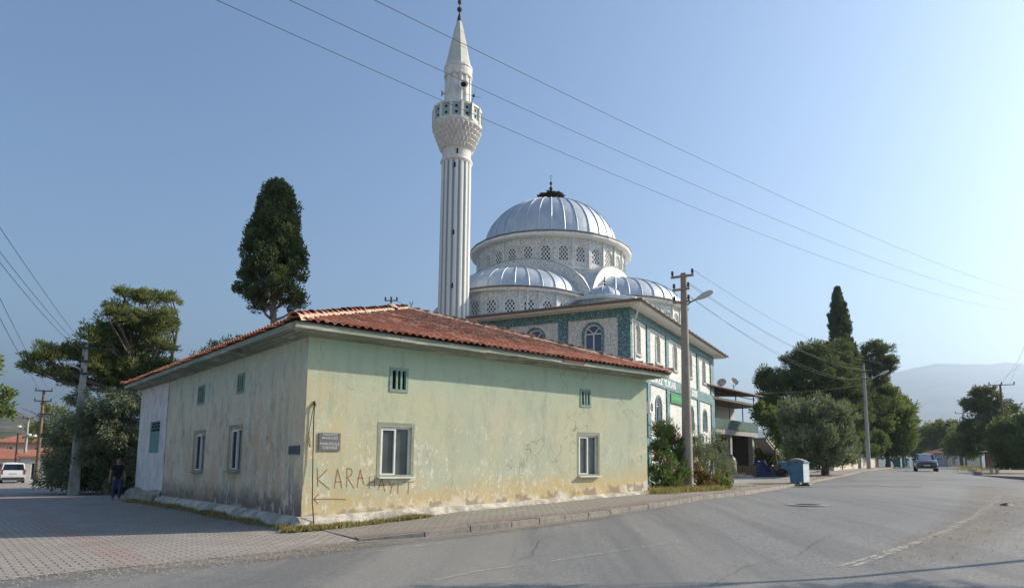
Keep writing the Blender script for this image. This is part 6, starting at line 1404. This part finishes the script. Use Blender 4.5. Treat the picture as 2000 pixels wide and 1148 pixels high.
# ------------------------------------------------------------ vehicles
def ring(st):
    x, dx, w_, z = st; L = [(x+dx[i], w_[i], z[i]) for i in range(4)]; return L+[(x+dx[4], 0, z[4])]+[(a, -b, c) for a, b, c in L[::-1]]
def vehicle(name, loc, rz, label, cat, sts, paint, panels, wheels, extras, rw=.31, track=.78):
    o = empty(name, loc, rz, label, cat); RG = [ring(s_) for s_ in sts]; m = MB(); n = 9; m.v = [p for r_ in RG for p in r_]
    for i in range(len(RG)-1):
        for k in range(n): k2 = (k+1) % n; m.f.append((i*n+k, (i+1)*n+k, (i+1)*n+k2, i*n+k2))
    for b_, rev in ((0, 0), ((len(RG)-1)*n, 1)):
        for q in ((0, 1, 7, 8), (1, 2, 6, 7), (2, 3, 5, 6), (3, 4, 5)): f = tuple(b_+i for i in q); m.f.append(f[::-1] if rev else f)
    m.build('body', paint, o, smooth=35)
    ctr = Vector((sum(s_[0] for s_ in sts)/len(sts), 0, .8))
    for nm, quad, inset, mt in panels:
        P = [Vector(RG[i][k]) for i, k in quad]; c = sum(P, Vector())/len(P); nn = (P[1]-P[0]).cross(P[2]-P[0]).normalized()
        if nn.dot(c-ctr) < 0: nn = -nn
        Q = [p.lerp(c, inset)+nn*.012 for p in P]; MB().add(Q, [tuple(range(len(Q)))]).build(nm, mt, o)
    for x in wheels:
        for s_ in (-1, 1):
            w_ = MB(); w_.lathe((0, 0, 0), [(rw*.62, -.1), (rw*.95, -.1), (rw, -.06), (rw, .06), (rw*.95, .1), (rw*.62, .1)], 24); w_.v = [(x+a, s_*track+c_, rw+b) for a, b, c_ in w_.v]; wh = w_.build('wheel', gm('tyre_rubber', (.02, .02, .02), .8), o, smooth=40)
            w_ = MB(); w_.lathe((0, 0, 0), [(rw*.64, -.07), (rw*.6, .0), (rw*.6, .085), (rw*.25, .06), (.001, .07)], 20); w_.v = [(x+a, s_*(track+c_), rw+b) for a, b, c_ in w_.v]; w_.build('rim', gm('wheel_rim', (.3, .3, .3), .4, metal=.8), wh, smooth=40)
            ar = MB(); A_ = [(x+(rw+.06)*math.cos(PI*k/10), s_*(track+.075), rw+(rw+.06)*math.sin(PI*k/10)) for k in range(11)]; ar.add(A_, [tuple(range(11))]); ar.build('wheel_arch', gm('dark_interior', (.007, .007, .007)), o)
    for nm, mt, bxs in extras:
        for (c, d) in bxs: b = MB().box(c, d, taper=.92); b.build(nm, mt, o)
    return o
z5 = (0, 0, 0, 0, 0)
M_vw = NT('white_car_paint'); M_vw.b.inputs['Coat Weight'].default_value = .5; M_vw = M_vw.fin((.70, .71, .72), .35)
M_red = gm('tail_light', (.30, .02, .015), .3, .1, 5, bump=0); M_pl8 = gm('number_plate', (.55, .55, .52), .5, .05); M_bmp = gm('black_bumper', (.03, .03, .032), .7)
van = [(0, (0, -.05, -.03, .14, .2), (.80, .86, .86, .74), (.36, .72, 1.12, 1.70, 1.76)), (.35, z5, (.84, .89, .88, .75), (.26, .72, 1.12, 1.76, 1.82)), (1.6, z5, (.84, .89, .88, .75), (.26, .72, 1.12, 1.78, 1.84)), (2.6, z5, (.84, .89, .88, .74), (.26, .72, 1.1, 1.72, 1.78)), (3.35, z5, (.84, .88, .86, .72), (.26, .7, 1.06, 1.10, 1.14)), (4.0, z5, (.82, .84, .8, .66), (.26, .62, .86, .9, .93)), (4.2, z5, (.7, .76, .7, .55), (.3, .5, .7, .74, .76))]
gl_ = glass('car_glass', (.007, .014, .016), .05)
c = on(27, 61.5); view = math.atan2(c.y, c.x)
vehicle('white_van', c, view+R(4), 'white passenger van seen from behind, parked on the left street', 'van', van, M_vw,
 [('rear_window', ((0, 2), (0, 3), (0, 5), (0, 6)), .1, gl_), ('windscreen', ((3, 3), (4, 3), (4, 5), (3, 5)), .08, gl_), ('side_window', ((1, 2), (1, 3), (2, 3), (2, 2)), .14, gl_), ('side_window', ((1, 6), (1, 5), (2, 5), (2, 6)), .14, gl_), ('side_window', ((2, 2), (2, 3), (3, 3), (3, 2)), .14, gl_), ('side_window', ((2, 6), (2, 5), (3, 5), (3, 6)), .14, gl_)],
 (.75, 3.4), [('tail_light', M_red, [((-.03, .80, 1.0), (.1, .12, .42)), ((-.03, -.80, 1.0), (.1, .12, .42))]), ('bumper', M_bmp, [((-.04, 0, .42), (.2, 1.66, .22))]), ('number_plate', M_pl8, [((-.06, 0, .86), (.03, .5, .11))]), ('mirror', M_bmp, [((2.9, .98, 1.12), (.1, .2, .16)), ((2.9, -.98, 1.12), (.1, .2, .16))])])
M_nv = NT('dark_blue_paint'); M_nv.b.inputs['Coat Weight'].default_value = .8; M_nv = M_nv.fin((.018, .032, .06), .3, .3)
carS = [(0, (0, 0, .02, .35, .4), (.75, .80, .78, .60), (.35, .65, .98, 1.38, 1.42)), (.6, z5, (.82, .88, .84, .64), (.27, .65, .98, 1.50, 1.56)), (2.0, z5, (.82, .88, .84, .64), (.27, .65, .98, 1.54, 1.60)), (2.7, z5, (.82, .88, .84, .62), (.27, .65, .99, 1.48, 1.54)), (3.35, z5, (.82, .88, .84, .74), (.27, .66, 1.0, 1.02, 1.06)), (4.0, z5, (.82, .86, .80, .68), (.27, .6, .88, .92, .96)), (4.2, z5, (.72, .80, .74, .6), (.3, .5, .74, .80, .83))]
c = on(1805, 60); c.z -= .0; rzc = math.atan2(-c.y, -c.x)+R(3)
M_hl = gm('headlight_lens', (.55, .58, .6), .15, .05, 5, bump=0)
vehicle('dark_blue_car', c+Vector((2.0, 3.6, 0)), rzc, 'dark blue family car driving towards the camera', 'car', carS, M_nv,
 [('windscreen', ((3, 3), (4, 3), (4, 5), (3, 5)), .07, gl_), ('rear_window', ((0, 2), (0, 3), (0, 5), (0, 6)), .1, gl_), ('side_window', ((1, 2), (1, 3), (2, 3), (2, 2)), .12, gl_), ('side_window', ((1, 6), (1, 5), (2, 5), (2, 6)), .12, gl_), ('side_window', ((2, 2), (2, 3), (3, 3), (3, 2)), .12, gl_), ('side_window', ((2, 6), (2, 5), (3, 5), (3, 6)), .12, gl_)],
 (.75, 3.4), [('headlight', M_hl, [((4.12, .64, .74), (.16, .26, .15)), ((4.12, -.64, .74), (.16, .26, .15))]), ('grille', M_bmp, [((4.19, 0, .70), (.06, .8, .14)), ((4.19, 0, .42), (.08, 1.3, .16))]), ('number_plate', M_pl8, [((4.24, 0, .54), (.03, .5, .11))]), ('roof_rail', M_lamp, [((1.7, .62, 1.62), (1.8, .03, .04)), ((1.7, -.62, 1.62), (1.8, .03, .04))]), ('mirror', M_nv, [((3.0, .99, 1.06), (.12, .2, .15)), ((3.0, -.99, 1.06), (.12, .2, .15))])])
# ------------------------------------------------------------ person
def skin(name, nodes, edges, mt, par, sub=2):
    me = bpy.data.meshes.new(name); keys = list(nodes); me.from_pydata([nodes[k][0] for k in keys], [], []); me.edges.add(len(edges))
    for e, (a, b) in zip(me.edges, edges): e.vertices = (keys.index(a), keys.index(b))
    me.update(); o = bpy.data.objects.new(name, me); col.objects.link(o); o.parent = par; me.materials.append(mt)
    o.modifiers.new('skin', 'SKIN'); 
    if not me.skin_vertices: 
        bpy.context.view_layer.objects.active = o
    sv_ = me.skin_vertices[0].data if me.skin_vertices else None
    for i, k in enumerate(keys):
        r_ = nodes[k][1]; r_ = r_ if hasattr(r_, '__len__') else (r_, r_)
        sv_[i].radius = r_; sv_[i].use_root = (i == 0)
    s_ = o.modifiers.new('smooth', 'SUBSURF'); s_.levels = sub; s_.render_levels = sub
    # bake to a plain mesh
    dg = bpy.context.evaluated_depsgraph_get(); m2 = bpy.data.meshes.new_from_object(o.evaluated_get(dg)); m2.materials.clear(); m2.materials.append(mt)
    m2.polygons.foreach_set('use_smooth', [True]*len(m2.polygons)); o.modifiers.clear(); o.data = m2; return o
b_ = G(226, 977); pe = empty('person', b_, 0, 'man in a black polo shirt and blue jeans walking past the end of the building', 'person')
pe.rotation_euler.z = R(38)   # local -Y faces the camera
hip_ = .92
nd = {'pelvis': ((0, 0, hip_), (.15, .11)), 'waist': ((0, 0, 1.06), (.145, .105)), 'chest': ((0, .01, 1.28), (.17, .12)), 'neckb': ((0, .01, 1.43), (.075, .07)), 'neck': ((0, 0, 1.49), (.058, .058)), 'jaw': ((0, -.02, 1.555), (.066, .075)), 'head': ((0, -.005, 1.63), (.078, .098)), 'crown': ((0, 0, 1.695), (.058, .07)),
      'shl': ((.17, .01, 1.40), .062), 'ell': ((.235, .03, 1.13), .042), 'wrl': ((.25, -.05, .89), .028), 'hal': ((.25, -.07, .82), (.02, .042)), 'shr': ((-.17, .01, 1.40), .062), 'elr': ((-.25, .05, 1.13), .042), 'wrr': ((-.27, .0, .89), .028), 'har': ((-.27, -.01, .82), (.02, .042)),
      'hl': ((.09, 0, .88), .095), 'knl': ((.10, -.10, .5), .062), 'anl': ((.10, -.04, .1), .042), 'tol': ((.11, -.17, .04), .035), 'hr': ((-.09, 0, .88), .095), 'knr': ((-.10, .0, .5), .062), 'anr': ((-.10, .12, .11), .042), 'tor': ((-.11, .0, .04), .035)}
ed = [('pelvis', 'waist'), ('waist', 'chest'), ('chest', 'neckb'), ('neckb', 'neck'), ('neck', 'jaw'), ('jaw', 'head'), ('head', 'crown'), ('chest', 'shl'), ('shl', 'ell'), ('ell', 'wrl'), ('wrl', 'hal'), ('chest', 'shr'), ('shr', 'elr'), ('elr', 'wrr'), ('wrr', 'har'), ('pelvis', 'hl'), ('hl', 'knl'), ('knl', 'anl'), ('anl', 'tol'), ('pelvis', 'hr'), ('hr', 'knr'), ('knr', 'anr'), ('anr', 'tor')]
for s_, w_ in (('l', 'hal'), ('r', 'har')):
    b0_ = Vector(nd[w_][0])
    for k in range(4):
        dy = -.033+.022*k; L = (.062, .075, .07, .055)[k]; nd['f%s%d' % (s_, k)] = (tuple(b0_+Vector((0, dy, -.045))), .0095); nd['g%s%d' % (s_, k)] = (tuple(b0_+Vector((0.008 if s_ == 'r' else -.008, dy-.006, -.045-L*.55))), .009); nd['h%s%d' % (s_, k)] = (tuple(b0_+Vector((.02 if s_ == 'r' else -.02, dy-.008, -.045-L))), .008)
        ed += [(w_, 'f%s%d' % (s_, k)), ('f%s%d' % (s_, k), 'g%s%d' % (s_, k)), ('g%s%d' % (s_, k), 'h%s%d' % (s_, k))]
    nd['t'+s_] = (tuple(b0_+Vector((0, -.055, -.005))), .007); nd['u'+s_] = (tuple(b0_+Vector((0, -.07, -.045))), .010); ed += [(w_, 't'+s_), ('t'+s_, 'u'+s_)]
M_skin = gm('skin', (.32, .17, .11), .6, .1, 6, bump=0)
bd = skin('body', nd, ed, M_skin, pe)
grow = lambda keys, k, extra={}: {a: (nd[a][0], tuple(x*k+.012 for x in (nd[a][1] if hasattr(nd[a][1], '__len__') else (nd[a][1],)*2))) for a in keys} | extra
sk = ['waist', 'chest', 'neckb', 'shl', 'shr']; ex = {'pel2': ((0, 0, .93), (.168, .13)), 'sll': ((.21, .02, 1.24), .062), 'slr': ((-.215, .03, 1.24), .062)}
skin('polo_shirt', grow(sk, 1.06, ex), [('pel2', 'waist'), ('waist', 'chest'), ('chest', 'neckb'), ('chest', 'shl'), ('shl', 'sll'), ('chest', 'shr'), ('shr', 'slr')], gm('black_cotton', (.007, .007, .008), .9, .2, 8), pe)
skin('jeans', grow(['pelvis', 'hl', 'knl', 'anl', 'hr', 'knr', 'anr'], 1.08, {'wst': ((0, 0, .99), (.155, .12))}), [('pelvis', 'wst'), ('pelvis', 'hl'), ('hl', 'knl'), ('knl', 'anl'), ('pelvis', 'hr'), ('hr', 'knr'), ('knr', 'anr')], gm('denim', (.035, .05, .10), .9, .2, 8), pe)
for s_ in ('l', 'r'): a, b = Vector(nd['an'+s_][0]), Vector(nd['to'+s_][0]); skin('shoe', {'a': (tuple(a+Vector((0, .02, -.05))), .048), 'b': (tuple(b+Vector((0, -.02, .0))), (.045, .038)), 'c': (tuple(a.lerp(b, .5)+Vector((0, 0, -.02))), .046)}, [('a', 'c'), ('c', 'b')], gm('grey_shoes', (.18, .17, .15), .7), pe)
for x in (-.03, .03): MB().lathe((x, -.098, 1.64), [(.001, -.007), (.007, -.005), (.007, .005), (.001, .007)], 8).build('eye', M_blk, pe, smooth=True)
m = MB().add([(-.014, -.095, 1.6), (.014, -.095, 1.6), (0, -.125, 1.602), (0, -.098, 1.645)], [(0, 1, 2), (1, 3, 2), (3, 0, 2), (0, 3, 1)]); m.build('nose', M_skin, pe)
MB().box((0, -.094, 1.575), (.045, .007, .008)).build('mouth', gm('lips', (.25, .09, .07)), pe)
for x in (-.083, .083): MB().lathe((x, .0, 1.625), [(.001, -.03), (.016, -.015), (.02, .01), (.001, .032)], 8).build('ear', M_skin, pe, smooth=True)
skin('hair', {'a': ((0, .045, 1.65), (.075, .062)), 'b': ((0, .03, 1.705), (.055, .06)), 'c': ((0, .05, 1.58), (.055, .04))}, [('a', 'b'), ('a', 'c')], gm('grey_hair', (.12, .11, .10), .9), pe)
# ------------------------------------------------------------ haze
t = NT('haze_air'); t.t.nodes.remove(t.b); pv_ = t.n.new('ShaderNodeVolumePrincipled'); pv_.inputs['Color'].default_value = (.61, .78, 1, 1); pv_.inputs['Density'].default_value = HAZE; pv_.inputs['Anisotropy'].default_value = .62
t.l.new(pv_.outputs[0], t.out.inputs['Volume'])
m = MB(); m.b2(-9600, 9600, -1400, 9600, -6, 980); tag(m.build('haze', t.m), kind='stuff')
